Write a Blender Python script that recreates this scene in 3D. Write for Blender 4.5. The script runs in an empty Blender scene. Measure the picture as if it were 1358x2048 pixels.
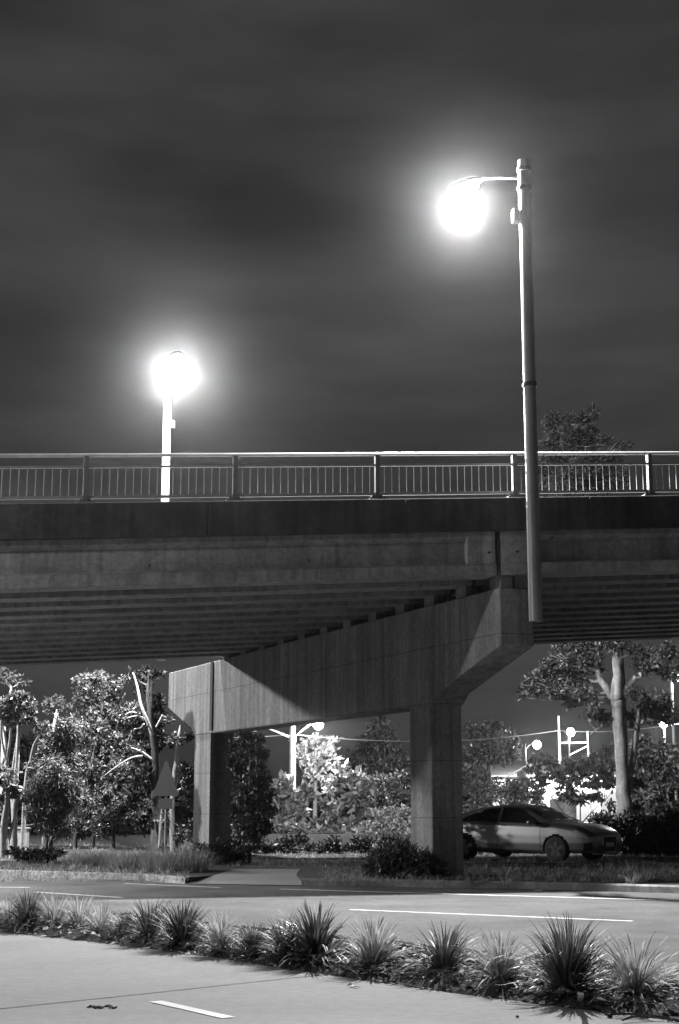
import bpy, math, random
import numpy as np
from mathutils import Vector, Matrix
random.seed(7); RNG = np.random.default_rng(11)
R = math.radians

# ------------------------------------------------------------------ camera, world, exposure
scene = bpy.context.scene
FPX, HZ, CX, CY, EYE = 2900.0, 1610.0, 679.0, 1024.0, 1.5      # survey of the view, in pixels of the 1358 x 2048 picture
TH = math.atan((HZ-CY)/FPX); CT, ST = math.cos(TH), math.sin(TH)
cam_data = bpy.data.cameras.new('camera'); cam = bpy.data.objects.new('camera', cam_data)
scene.collection.objects.link(cam); scene.camera = cam
cam.location = (0, 0, EYE); cam.rotation_euler = (R(90)+TH, 0, 0)
cam_data.sensor_fit = 'VERTICAL'; cam_data.sensor_height = 36; cam_data.sensor_width = 24
cam_data.lens = FPX/2048*36; cam_data.clip_end = 3000
scene.render.resolution_x = 679; scene.render.resolution_y = 1024
world = bpy.data.worlds.new('World'); scene.world = world; world.use_nodes = True
wn, wl = world.node_tree.nodes, world.node_tree.links
bg = wn['Background']
sky = wn.new('ShaderNodeTexSky'); sky.sky_type = 'NISHITA'; sky.sun_disc = False
sky.sun_elevation = R(4); sky.sun_rotation = R(200)
bw = wn.new('ShaderNodeRGBToBW'); wl.new(sky.outputs[0], bw.inputs[0])
flat = wn.new('ShaderNodeMath'); flat.operation = 'POWER'; flat.inputs[1].default_value = 0.35; wl.new(bw.outputs[0], flat.inputs[0])
tc = wn.new('ShaderNodeTexCoord'); mp = wn.new('ShaderNodeMapping'); mp.inputs['Scale'].default_value = (1.2, 1.2, 5.0)
mp.inputs['Rotation'].default_value = (0, R(8), 0)
wl.new(tc.outputs['Generated'], mp.inputs[0])
nz = wn.new('ShaderNodeTexNoise'); nz.inputs['Scale'].default_value = 3.0; nz.inputs['Detail'].default_value = 5; nz.inputs['Roughness'].default_value = .5
wl.new(mp.outputs[0], nz.inputs[0])
cr = wn.new('ShaderNodeMapRange'); cr.inputs[1].default_value = .3; cr.inputs[2].default_value = .7; cr.inputs[3].default_value = .45; cr.inputs[4].default_value = 1.3
wl.new(nz.outputs[0], cr.inputs[0])
mul = wn.new('ShaderNodeMath'); mul.operation = 'MULTIPLY'; wl.new(flat.outputs[0], mul.inputs[0]); wl.new(cr.outputs[0], mul.inputs[1])
wl.new(mul.outputs[0], bg.inputs['Color']); bg.inputs['Strength'].default_value = 0.039
scene.view_settings.view_transform = 'Standard'; scene.view_settings.look = 'None'
scene.view_settings.exposure = 0; scene.view_settings.gamma = 1

# lamp powers (watts) of the street lamps, kept together for tuning
P_BRIDGE, P_BRIDGE_FAR, P_SIDE, P_MID, P_NEAR_SIDE, P_UNDER = 31000, 42000, 20000, 6000, 3600, 3000

GLOW_HAZE = .00009  # density of the volume added for the glow around the lamps
# ------------------------------------------------------------------ survey helpers
def ray(px, py):
    u, v = px-CX, CY-py
    return Vector((u, FPX*CT-v*ST, FPX*ST+v*CT))
def atY(px, py, Y):
    r = ray(px, py); t = Y/r.y
    return Vector((r.x*t, Y, EYE+r.z*t))
def gr(px, py, z=0.0):
    r = ray(px, py); t = (z-EYE)/r.z
    return Vector((r.x*t, r.y*t, z))
def atZ(px, py, z): return gr(px, py, z)
def on_plane(px, py, P, a):
    n = (-math.sin(a), math.cos(a)); r = ray(px, py)
    t = (P[0]*n[0]+P[1]*n[1])/(r.x*n[0]+r.y*n[1])
    return Vector((r.x*t, r.y*t, EYE+r.z*t))

# ------------------------------------------------------------------ object helpers
COL = scene.collection
def tag(o, label=None, cat=None, group=None, kind=None):
    if label: o['label'] = label
    if cat: o['category'] = cat
    if group: o['group'] = group
    if kind: o['kind'] = kind
    return o
def thing(name, label, cat, loc=(0, 0, 0), group=None, rz=0):
    o = bpy.data.objects.new(name, None); COL.objects.link(o); o.empty_display_size = .2
    o.location = loc; o.rotation_euler = (0, 0, rz)
    return tag(o, label, cat, group)
def wloc(o):
    v = Vector((0, 0, 0))
    while o is not None: v += o.location; o = o.parent
    return v
class MB:
    def __init__(s): s.v = []; s.f = []
    def add(s, vs, fs):
        b = len(s.v); s.v += [tuple(q) for q in vs]; s.f += [tuple(b+i for i in f) for f in fs]; return s
    def box(s, lo, hi, M=None):
        x0, y0, z0 = lo; x1, y1, z1 = hi
        vs = [Vector(q) for q in ((x0,y0,z0),(x1,y0,z0),(x1,y1,z0),(x0,y1,z0),(x0,y0,z1),(x1,y0,z1),(x1,y1,z1),(x0,y1,z1))]
        if M is not None: vs = [M(q) if callable(M) else M @ q for q in vs]
        return s.add(vs, [(0,3,2,1),(4,5,6,7),(0,1,5,4),(1,2,6,5),(2,3,7,6),(3,0,4,7)])
    def prism(s, poly, e):                       # polygon extruded by vector e
        n = len(poly); e = Vector(e); vs = [Vector(p) for p in poly]; vs += [p+e for p in vs]
        return s.add(vs, [tuple(range(n))[::-1], tuple(range(n, 2*n))]+[(i, (i+1) % n, n+(i+1) % n, n+i) for i in range(n)])
    def tube(s, pts, rad, seg=10, cap=True):
        pts = [Vector(p) for p in pts]; n = len(pts)
        if not hasattr(rad, '__len__'): rad = [rad]*n
        vs = []; up = None
        for i, p in enumerate(pts):
            d = (pts[min(i+1, n-1)]-pts[max(i-1, 0)]).normalized()
            if up is None: up = d.orthogonal().normalized()
            up = (up-d*up.dot(d)).normalized(); w = d.cross(up)
            for k in range(seg):
                a = 2*math.pi*k/seg; vs.append(p+(up*math.cos(a)+w*math.sin(a))*rad[i])
        fs = [(i*seg+k, i*seg+(k+1) % seg, (i+1)*seg+(k+1) % seg, (i+1)*seg+k) for i in range(n-1) for k in range(seg)]
        if cap: fs += [tuple(range(seg))[::-1], tuple(range((n-1)*seg, n*seg))]
        return s.add(vs, fs)
    def lathe(s, prof, M=None, seg=24):          # profile (r, z)
        vs = []
        for r, z in prof:
            for k in range(seg):
                a = 2*math.pi*k/seg; q = Vector((r*math.cos(a), r*math.sin(a), z)); vs.append(M @ q if M is not None else q)
        n = len(prof)
        fs = [(i*seg+k, i*seg+(k+1) % seg, (i+1)*seg+(k+1) % seg, (i+1)*seg+k) for i in range(n-1) for k in range(seg)]
        fs += [tuple(range(seg))[::-1], tuple(range((n-1)*seg, n*seg))]
        return s.add(vs, fs)
    def build(s, name, mat, parent=None, smooth=False, bevel=0, origin=None, local=False):
        me = bpy.data.meshes.new(name)
        o = Vector((0, 0, 0))
        if parent is not None and not local: o = wloc(parent)
        elif origin is not None: o = Vector(origin)
        me.from_pydata([(a-o.x, b-o.y, c-o.z) for a, b, c in s.v], [], s.f); me.update()
        if smooth: me.polygons.foreach_set('use_smooth', [True]*len(me.polygons))
        me.materials.append(mat)
        ob = bpy.data.objects.new(name, me); COL.objects.link(ob)
        if parent is not None: ob.parent = parent
        elif origin is not None: ob.location = origin
        if bevel:
            b = ob.modifiers.new('bevel', 'BEVEL'); b.width = bevel; b.segments = 2; b.limit_method = 'ANGLE'; b.angle_limit = R(40)
        return ob
def copy_tree(o, parent=None):
    c = o.copy(); COL.objects.link(c); c.parent = parent
    for ch in list(o.children): copy_tree(ch, c)
    return c

# ------------------------------------------------------------------ materials (the picture is monochrome: every colour is a grey)
def mat(name, v, rough=.8, metal=0.0, vary=0, scale=3.0, bump=0, bscale=40, emit=0, stretch=None, coat=0, fine=0, detail=6):
    m = bpy.data.materials.new(name); m.use_nodes = True; N, L = m.node_tree.nodes, m.node_tree.links
    b = N['Principled BSDF']; b.inputs['Roughness'].default_value = rough; b.inputs['Metallic'].default_value = metal
    b.inputs['Base Color'].default_value = (v, v, v, 1)
    if coat: b.inputs['Coat Weight'].default_value = coat; b.inputs['Coat Roughness'].default_value = .08
    if emit:
        b.inputs['Emission Color'].default_value = (1, 1, 1, 1); b.inputs['Emission Strength'].default_value = emit
    t = N.new('ShaderNodeTexCoord'); mpp = N.new('ShaderNodeMapping'); L.new(t.outputs['Object'], mpp.inputs[0])
    if stretch: mpp.inputs['Scale'].default_value = stretch
    if vary:
        n = N.new('ShaderNodeTexNoise'); n.inputs['Scale'].default_value = scale; n.inputs['Detail'].default_value = detail; n.inputs['Roughness'].default_value = .65
        L.new(mpp.outputs[0], n.inputs[0])
        r = N.new('ShaderNodeMapRange'); r.inputs[1].default_value = .3; r.inputs[2].default_value = .7
        r.inputs[3].default_value = v*(1-vary); r.inputs[4].default_value = v*(1+vary); L.new(n.outputs[0], r.inputs[0])
        out = r.outputs[0]
        if fine:
            n2 = N.new('ShaderNodeTexNoise'); n2.inputs['Scale'].default_value = 90; n2.inputs['Detail'].default_value = 3; L.new(t.outputs['Object'], n2.inputs[0])
            r2 = N.new('ShaderNodeMapRange'); r2.inputs[1].default_value = .3; r2.inputs[2].default_value = .7; r2.inputs[3].default_value = 1-fine; r2.inputs[4].default_value = 1+fine
            L.new(n2.outputs[0], r2.inputs[0]); mm = N.new('ShaderNodeMath'); mm.operation = 'MULTIPLY'; L.new(out, mm.inputs[0]); L.new(r2.outputs[0], mm.inputs[1]); out = mm.outputs[0]
        L.new(out, b.inputs['Base Color'])
    if bump:
        n = N.new('ShaderNodeTexNoise'); n.inputs['Scale'].default_value = bscale; n.inputs['Detail'].default_value = 4; L.new(t.outputs['Object'], n.inputs[0])
        bb = N.new('ShaderNodeBump'); bb.inputs['Strength'].default_value = bump; bb.inputs['Distance'].default_value = .02
        L.new(n.outputs[0], bb.inputs['Height']); L.new(bb.outputs[0], b.inputs['Normal'])
    return m
def leaf_mat(name, lo, hi, rough=.5, trans=.12):
    m = bpy.data.materials.new(name); m.use_nodes = True; N, L = m.node_tree.nodes, m.node_tree.links
    b = N['Principled BSDF']; b.inputs['Roughness'].default_value = rough
    g = N.new('ShaderNodeNewGeometry'); r = N.new('ShaderNodeMapRange'); r.inputs[3].default_value = lo; r.inputs[4].default_value = hi
    L.new(g.outputs['Random Per Island'], r.inputs[0]); L.new(r.outputs[0], b.inputs['Base Color'])
    if trans:
        tr = N.new('ShaderNodeBsdfTranslucent'); L.new(r.outputs[0], tr.inputs[0])
        mx = N.new('ShaderNodeMixShader'); mx.inputs[0].default_value = trans
        L.new(b.outputs[0], mx.inputs[1]); L.new(tr.outputs[0], mx.inputs[2]); L.new(mx.outputs[0], N['Material Output'].inputs[0])
    return m
M = {}
M['soil'] = mat('soil', .06, .95, vary=.5, scale=1.5, bump=.6, bscale=14)
M['verge'] = mat('verge_grass_soil', .025, .95, vary=.5, scale=1.2, bump=.8, bscale=18, fine=.3)
M['asphalt'] = mat('asphalt', .105, .85, vary=.28, scale=.5, bump=.5, bscale=110, fine=.3)
M['path'] = mat('path_concrete', .26, .85, vary=.10, scale=.5, bump=.25, bscale=90, fine=.12)
M['kerb'] = mat('kerb_concrete', .24, .85, vary=.3, scale=2.5, bump=.4, bscale=50)
M['driveway'] = mat('driveway_concrete', .28, .85, vary=.15, scale=1.2, bump=.3, bscale=50)
M['paint'] = mat('road_paint', .7, .6, vary=.18, scale=9, fine=.12)
M['joint'] = mat('joint', .04, .9)
M['crack'] = mat('tar_crack', .045, .7)
M['mulch'] = mat('mulch_soil', .035, .95, vary=.4, scale=8, bump=.8, bscale=30)
M['girder'] = mat('girder_concrete', .21, .8, vary=.28, scale=.8, bump=.2, bscale=30, stretch=(1, 1, 2.2), fine=.1)
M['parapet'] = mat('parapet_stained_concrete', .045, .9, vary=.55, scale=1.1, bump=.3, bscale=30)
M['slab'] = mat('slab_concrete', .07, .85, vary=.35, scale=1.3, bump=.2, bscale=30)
M['pier'] = mat('pier_concrete', .18, .85, vary=.32, scale=1.3, bump=.25, bscale=30, stretch=(1, 1, .33), fine=.1)
M['galv'] = mat('galvanised_steel', .42, .45, .7, vary=.2, scale=6)
M['railpaint'] = mat('rail_steel', .16, .5, .4, vary=.2, scale=8)
M['pole'] = mat('pole_steel', .22, .5, .35, vary=.25, scale=4, stretch=(1, 1, .3))
M['concpole'] = mat('concrete_pole', .45, .8, vary=.2, scale=3)
M['dark'] = mat('dark_metal', .05, .5, .5)
M['rubber'] = mat('rubber', .02, .8)
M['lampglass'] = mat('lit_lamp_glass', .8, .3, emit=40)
M['lampoff'] = mat('unlit_lamp_glass', .5, .2)
M['bark'] = mat('bark', .10, .9, vary=.5, scale=6, bump=.9, bscale=20, stretch=(1, 1, .3))
M['gumbark'] = mat('pale_gum_bark', .15, .8, vary=.6, scale=2.6, bump=.5, bscale=14, stretch=(1, 1, .35))
M['palebark'] = mat('pale_bark', .45, .8, vary=.3, scale=5, bump=.4, bscale=20, stretch=(1, 1, .4))
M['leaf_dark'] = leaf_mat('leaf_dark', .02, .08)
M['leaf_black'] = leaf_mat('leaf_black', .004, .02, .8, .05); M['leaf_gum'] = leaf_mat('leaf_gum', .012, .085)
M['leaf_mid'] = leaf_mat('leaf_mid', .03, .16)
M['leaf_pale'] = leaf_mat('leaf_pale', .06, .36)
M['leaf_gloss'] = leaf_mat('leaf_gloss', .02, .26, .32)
M['blade_dark'] = leaf_mat('blade_dark', .04, .26, .45, .25)
M['blade_pale'] = leaf_mat('blade_pale', .3, .8, .55, .35)
M['chips'] = leaf_mat('mulch_chips', .03, .85, .8, 0)
M['weed'] = leaf_mat('weed', .1, .5, .7, .25)
M['carpaint'] = mat('silver_car_paint', .38, .34, .88, coat=.5)
M['glass'] = mat('tinted_glass', .008, .06); M['glass'].node_tree.nodes['Principled BSDF'].inputs['Specular IOR Level'].default_value = .4
M['chrome'] = mat('chrome', .8, .15, 1)
M['lens'] = mat('headlight_lens', .6, .08, .3, coat=1)
M['plastic'] = mat('black_plastic', .015, .5)
M['rim'] = mat('alloy_rim', .12, .3, .8)
M['tyre'] = mat('tyre', .015, .85)
M['litter'] = mat('white_litter', .75, .7)
M['white'] = mat('white_paint', .8, .6, vary=.05)
M['metalroof'] = mat('metal_roof', .35, .5, .2)
M['render'] = mat('rendered_wall', .75, .8, vary=.15, scale=2)
M['litwindow'] = mat('lit_window', .8, .5, emit=3)
M['timber'] = mat('timber_paling', .3, .8, vary=.3, scale=4)
M['signback'] = mat('sign_back', .04, .6, .3)
M['stone'] = mat('pale_stone', .45, .85, vary=.3, scale=6, bump=.4)

def weather(m, line=None, streak=.35, rough=.26, axis=2):
    N, L = m.node_tree.nodes, m.node_tree.links; b = N['Principled BSDF']; src = b.inputs['Base Color'].links[0].from_socket
    t = N.new('ShaderNodeTexCoord'); mp_ = N.new('ShaderNodeMapping'); mp_.inputs['Scale'].default_value = (5, 5, .12) if axis == 2 else (.5, .5, 7); L.new(t.outputs['Object'], mp_.inputs[0])
    n = N.new('ShaderNodeTexNoise'); n.inputs['Scale'].default_value = 1.0; n.inputs['Detail'].default_value = 5; n.inputs['Distortion'].default_value = .6; L.new(mp_.outputs[0], n.inputs[0])
    r = N.new('ShaderNodeMapRange'); r.inputs[1].default_value = .42; r.inputs[2].default_value = .72; r.inputs[3].default_value = 1.05; r.inputs[4].default_value = 1-streak; L.new(n.outputs[0], r.inputs[0])
    n3 = N.new('ShaderNodeTexNoise'); n3.inputs['Scale'].default_value = 9; n3.inputs['Detail'].default_value = 8; n3.inputs['Roughness'].default_value = .75; L.new(t.outputs['Object'], n3.inputs[0])
    r3 = N.new('ShaderNodeMapRange'); r3.inputs[1].default_value = .35; r3.inputs[2].default_value = .65; r3.inputs[3].default_value = 1-rough; r3.inputs[4].default_value = 1+rough; L.new(n3.outputs[0], r3.inputs[0])
    def mulm(a, c):
        k = N.new('ShaderNodeMath'); k.operation = 'MULTIPLY'; L.new(a, k.inputs[0]); L.new(c, k.inputs[1]); return k.outputs[0]
    out = mulm(mulm(src, r.outputs[0]), r3.outputs[0])
    if line:
        sx = N.new('ShaderNodeSeparateXYZ'); L.new(t.outputs['Object'], sx.inputs[0])
        d = N.new('ShaderNodeMath'); d.operation = 'DIVIDE'; d.inputs[1].default_value = line; L.new(sx.outputs[2], d.inputs[0])
        f = N.new('ShaderNodeMath'); f.operation = 'FRACT'; L.new(d.outputs[0], f.inputs[0])
        c = N.new('ShaderNodeMath'); c.operation = 'GREATER_THAN'; c.inputs[1].default_value = .018; L.new(f.outputs[0], c.inputs[0])
        q = N.new('ShaderNodeMapRange'); q.inputs[3].default_value = .55; q.inputs[4].default_value = 1; L.new(c.outputs[0], q.inputs[0])
        out = mulm(out, q.outputs[0])
    L.new(out, b.inputs['Base Color'])
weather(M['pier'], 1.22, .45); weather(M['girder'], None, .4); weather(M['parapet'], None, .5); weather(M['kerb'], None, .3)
weather(M['path'], None, .10, .12, axis=0); weather(M['asphalt'], None, .38, .22, axis=0); weather(M['gumbark'], None, .55); weather(M['bark'], None, .5); weather(M['palebark'], None, .4)
# ------------------------------------------------------------------ ground, road, path, bed
ZR = -0.13
def sheet(name, pts, m, z=None, cat=None, thick=0, kind='structure', bevel=0):
    b = MB(); pts = [Vector((p[0], p[1], (z if z is not None else p[2]))) for p in pts]
    if thick: b.prism([p-Vector((0, 0, thick)) for p in pts], (0, 0, thick))
    else: b.add(pts, [tuple(range(len(pts)))])
    o = b.build(name, m, bevel=bevel); o['kind'] = kind
    return o
g = MB(); g.add([(-1500, -300, ZR-.02), (1500, -300, ZR-.02), (1500, 2500, ZR-.02), (-1500, 2500, ZR-.02)], [(0, 1, 2, 3)])
g.build('ground', M['soil'])['kind'] = 'structure'

kerb_px = [(-700, 1733), (-300, 1741), (0, 1752), (150, 1757), (290, 1761), (370, 1768)]
kerb_px2 = [(603, 1772), (760, 1773), (900, 1776), (1050, 1778), (1200, 1782), (1358, 1787), (1700, 1798), (2400, 1826)]
kl = [gr(x, y, ZR) for x, y in kerb_px]; k2 = [gr(x, y, ZR) for x, y in kerb_px2]
far_kerb = kl+k2
near_px = [(0, 1863), (200, 1884), (420, 1912), (640, 1946), (860, 1978), (1060, 2004), (1220, 2024), (1358, 2042)]
bf_px = [(0, 1822), (200, 1838), (420, 1862), (640, 1888), (860, 1912), (1060, 1932), (1220, 1946), (1358, 1962)]
near = [gr(x, y) for x, y in near_px]; bedfar = [gr(x, y) for x, y in bf_px]
def extend(l, a, b):
    d0 = (l[0]-l[1]).normalized(); d1 = (l[-1]-l[-2]).normalized()
    return [l[0]+d0*a]+l+[l[-1]+d1*b]
near = extend(near, 25, 9); bedfar = extend(bedfar, 25, 9)
# road sheet between the bed kerb and the far kerb
sheet('road', [p.copy() for p in bedfar]+[Vector((22, 0, 0)), Vector((60, 6, 0))]+[p.copy() for p in far_kerb][::-1]+[Vector((-60, 60, 0)), Vector((-60, 45, 0))], M['asphalt'], z=ZR)
# footpath slab
pth = [p.copy() for p in near]+[Vector((near[-1].x+1, -12, 0)), Vector((-40, -12, 0)), Vector((-40, near[0].y, 0))]
sheet('footpath', pth, M['path'], z=0, thick=.2)
# the garden bed, a low mound of soil with its own edge
def lerp_line(l, t):
    L = [0]
    for i in range(len(l)-1): L.append(L[-1]+(l[i+1]-l[i]).length)
    d = t*L[-1]
    for i in range(len(l)-1):
        if d <= L[i+1]+1e-6: return l[i].lerp(l[i+1], (d-L[i])/(L[i+1]-L[i]))
    return l[-1].copy()
NU, NV = 260, 14
b = MB(); vs = []
def bed_pt(u, v):
    p = lerp_line(near, u).lerp(lerp_line(bedfar, u), v)
    h = .03+.10*math.sin(math.pi*min(1, max(0, v)))**.6 if 0 < v < 1 else .004
    return Vector((p.x, p.y, h))
for i in range(NU+1):
    for j in range(NV+1):
        p = bed_pt(i/NU, j/NV)
        if 0 < j < NV: p.z += random.uniform(-.02, .02)
        if j == 0: p += Vector((-random.uniform(0, .06), -random.uniform(0, .05), 0))
        vs.append(p)
b.add(vs, [(i*(NV+1)+j, (i+1)*(NV+1)+j, (i+1)*(NV+1)+j+1, i*(NV+1)+j+1) for i in range(NU) for j in range(NV)])
b.build('garden_bed', M['mulch'], smooth=True)['kind'] = 'structure'
def kerb(name, line, w, z0, z1, m, side=1):
    b = MB(); n = len(line); inner = []
    for i, p in enumerate(line):
        d = (line[min(i+1, n-1)]-line[max(i-1, 0)]); d.z = 0; d.normalize()
        inner.append(p+Vector((-d.y, d.x, 0))*w*side)
    for i in range(n-1):
        a, c, d, e = line[i], line[i+1], inner[i+1], inner[i]
        # rounded nose: three top points
        def P(q, z): return (q.x, q.y, z)
        na, nc = a.lerp(e, .18), c.lerp(d, .18)
        b.add([P(a, z0), P(c, z0), P(nc, z1), P(na, z1), P(d, z1), P(e, z1), P(d, z0), P(e, z0), P(a.lerp(e, .03), z1-.03), P(c.lerp(d, .03), z1-.03)],
              [(0, 1, 9, 8), (8, 9, 2, 3), (3, 2, 4, 5), (5, 4, 6, 7)])
    o = b.build(name, m); o['kind'] = 'structure'; return inner
kerb('kerb', bedfar, .16, ZR-.01, .035, M['kerb'], 1)
inl = kerb('kerb', kl, .16, ZR-.01, 0.012, M['kerb'])
inr = kerb('kerb', k2, .16, ZR-.01, 0.012, M['kerb'])
# verge behind the far kerb (a slab running back under the bridge), the driveway opening cut out of its front
dr_back_l, dr_back_r = gr(430, 1750), gr(592, 1750)
vp = inl+[dr_back_l, dr_back_r]+inr+[Vector((90, 10, 0)), Vector((140, 150, 0)), Vector((-140, 150, 0)), Vector((-80, 45, 0))]
sheet('verge', [Vector((p.x, p.y, 0)) for p in vp], M['verge'], z=0, thick=.2)
d = MB(); a0, a1 = inl[-1], inr[0]
d.add([Vector((kl[-1].x, kl[-1].y, ZR+.012)), Vector((k2[0].x, k2[0].y, ZR+.012)), Vector((a1.x, a1.y, ZR+.03)), Vector((dr_back_r.x, dr_back_r.y, 0.004)), Vector((dr_back_l.x, dr_back_l.y, 0.004)), Vector((a0.x, a0.y, ZR+.03))], [(0, 1, 2, 3, 4, 5)])
far_l, far_r = gr(470, 1738, .006), gr(600, 1738, .006)
d.add([dr_back_l+Vector((0, 0, .004)), dr_back_r+Vector((0, 0, .004)), far_r, far_l], [(0, 1, 2, 3)])
d.build('driveway', M['driveway'])['kind'] = 'structure'
# wing of the driveway kerb
# ground level strip of lighter concrete along the channel
def band(name, pts_px, wpx, z, m):
    b = MB()
    top = [gr(x, y-wpx/2, z) for x, y in pts_px]; bot = [gr(x, y+wpx/2, z) for x, y in pts_px]
    n = len(top)
    b.add(bot+top, [(i, i+1, n+i+1, n+i) for i in range(n-1)])
    o = b.build(name, m); o['kind'] = 'structure'; return o
ZL = ZR+.005
def stripe(name, a, c, w, z=ZL, m=None):
    a, c = gr(*a, z), gr(*c, z); dd = (c-a).normalized(); nn = Vector((-dd.y, dd.x, 0))*w/2
    n = max(2, int((c-a).length/.4)); b = MB(); vs = []
    for i in range(n+1):
        p = a.lerp(c, i/n); vs += [p-nn*random.uniform(.9, 1.05), p+nn*random.uniform(.9, 1.05)]
    b.add(vs, [(2*i, 2*i+2, 2*i+3, 2*i+1) for i in range(n)])
    o = b.build(name, m or M['paint']); o['kind'] = 'structure'; return o
stripe('road_marking', (700, 1819), (1265, 1842), .12)
stripe('road_marking', (560, 1778), (1500, 1805), .14)
stripe('road_marking', (71, 1784), (244, 1795), .13)
stripe('road_marking', (250, 1767), (440, 1775), .12)
stripe('road_marking', (-200, 1771), (60, 1775), .12)
stripe('path_marking', (311, 2002), (457, 2035), .115, .005)
b = MB()
jl = [gr(x, y, .004) for x, y in ((-60, 2024), (0, 2017), (300, 1986), (560, 1958), (648, 1949))]
b.add([p+Vector((0, -.012, 0)) for p in jl]+[p+Vector((0, .012, 0)) for p in jl], [(i, i+1, 6+i, 5+i) for i in range(4)])
b.build('path_joint', M['joint'])['kind'] = 'structure'
def wiggle(name, a, c, w, z, m, amp=.05):
    a, c = gr(*a, z), gr(*c, z); n = 16; b = MB(); vs = []
    dd = (c-a).normalized(); nn = Vector((-dd.y, dd.x, 0)); o = 0
    for i in range(n+1):
        o += random.uniform(-amp, amp); ww = w*random.uniform(.4, 1.2)*math.sin(math.pi*(i+.6)/(n+1.2))
        p = a.lerp(c, i/n)+nn*o; vs += [p-nn*ww, p+nn*ww]
    b.add(vs, [(2*i, 2*i+2, 2*i+3, 2*i+1) for i in range(n)])
    b.build(name, m)['kind'] = 'structure'
for a_, c_ in (((1015, 1819), (1085, 1812)), ((1160, 1821), (1235, 1813)), ((1000, 1853), (1120, 1852)), ((1270, 1863), (1358, 1862)), ((930, 1801), (1010, 1803)), ((420, 1808), (560, 1800)), ((760, 1838), (900, 1846)), ((640, 1795), (800, 1806))):
    wiggle('road_crack', a_, c_, .018, ZL, M['crack'])

# ------------------------------------------------------------------ the overpass
A = R(15); GR = .067
P0 = atY(1000, 1100, 29)
bd = Vector((math.cos(A), math.sin(A), 0)); nd = Vector((-math.sin(A), math.cos(A), 0))
def B(s, d, z): return Vector((P0.x, P0.y, 0))+bd*s+nd*d+Vector((0, 0, z+GR*s))
def Bv(q): return B(q[0], q[1], q[2])
W_DECK = 16.3; S0, S1 = -46.0, 42.0
bridge = thing('road_overpass', 'long dark concrete road overpass on a two column pier, with steel railing', 'bridge', B(0, 8, 0)*1.0)
bridge.location.z = 0
def bar(b, s0, s1, d0, d1, z0, z1): b.box((s0, d0, z0), (s1, d1, z1), Bv)
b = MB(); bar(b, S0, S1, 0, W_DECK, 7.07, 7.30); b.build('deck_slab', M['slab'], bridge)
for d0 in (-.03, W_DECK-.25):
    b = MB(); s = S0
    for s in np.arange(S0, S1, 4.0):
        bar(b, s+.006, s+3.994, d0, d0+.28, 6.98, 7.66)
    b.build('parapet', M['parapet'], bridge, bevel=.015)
b = MB(); bar(b, S0, S1, .30, W_DECK-.30, 7.303, 7.33); b.build('deck_road', M['asphalt'], bridge)
prof = [(-.30, 6.07), (.30, 6.07), (.30, 6.29), (.11, 6.37), (.11, 6.80), (.25, 6.87), (.25, 7.065), (-.25, 7.065), (-.25, 6.87), (-.11, 6.80), (-.11, 6.37), (-.30, 6.29)]
for i in range(12):
    dc = .37+i*1.415
    for (sa, sb) in ((S0, -.05), (.05, S1)):
        b = MB()
        b.prism([B(sa, dc+x, z) for x, z in prof], bd*(sb-sa)+Vector((0, 0, GR*(sb-sa))))
        e0, e1 = (sb-.62, sb-.012) if sb < 0 else (sa+.012, sa+.80)
        bar(b, e0, e1, dc-.27, dc+.27, 6.10, 7.06)
        b.build('girder', M['girder'], bridge, bevel=.012)
# cross diaphragms near the joint, dark between girders
for ss in (-.45, .45):
    for i in range(11):
        b = MB(); dc = .37+i*1.415; bar(b, ss-.12, ss+.12, dc+.275, dc+1.14, 6.35, 7.06)
        b.build('diaphragm', M['girder'], bridge)
# tie holes and a drain spout on the near face
for (hx, hy) in ((1037, 1102), (981, 1104), (1106, 1075), (300, 1130), (620, 1120)):
    q = on_plane(hx, hy, P0, A); sl = (q-P0).dot(bd); b = MB(); c = q; 
    b.tube([q-nd*.0+nd*.09, q+nd*.02], .022, 10); b.build('tie_hole', M['rubber'], bridge)
# railing: rails, posts at the surveyed places, baluster panels
def rs(px): q = on_plane(px, 940, P0, A); return (q-P0).to_2d().dot(bd.to_2d())
psx = [rs(x) for x in (173, 472, 757, 1032, 1303)]
step = (psx[-1]-psx[0])/4
posts = [psx[0]-step*k for k in range(12, 0, -1)]+psx+[psx[-1]+step*k for k in range(1, 10)]
posts = [p for p in posts if S0+.5 < p < S1-.5]
for side, dr in ((0, .10), (1, W_DECK-.10)):
    rail = MB()
    rail.tube([B(S0, dr, 8.605), B(S1, dr, 8.605)], .038, 10)
    bar(rail, S0, S1, dr-.02, dr+.02, 8.355, 8.40)
    bar(rail, S0, S1, dr-.025, dr+.025, 7.755, 7.81)
    ro = rail.build('railing', M['galv'], bridge)
    for i, p in enumerate(posts):
        b = MB(); bar(b, p-.045, p+.045, dr-.05, dr+.05, 7.66, 8.585)
        bar(b, p-.17, p+.17, dr-.09, dr+.09, 7.664, 7.70)
        b.prism([B(p-.15, dr-.02, 7.70), B(p+.15, dr-.02, 7.70), B(p+.05, dr-.02, 7.80), B(p-.05, dr-.02, 7.80)], nd*.04)
        for sx in (-.12, .12):
            b.tube([B(p+sx, dr-.06, 7.70), B(p+sx, dr-.06, 7.735)], .016, 6)
        b.build('post', M['railpaint'], ro)
        if i+1 < len(posts):
            b = MB(); q = posts[i+1]; n = int(round((q-p)/.152))
            for k in range(1, n):
                s = p+(q-p)*k/n
                if s-p < .1 or q-s < .1: continue
                b.tube([B(s, dr, 7.81), B(s, dr, 8.355)], .0085, 5, cap=False)
            b.build('baluster_panel', M['galv'], ro)
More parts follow.
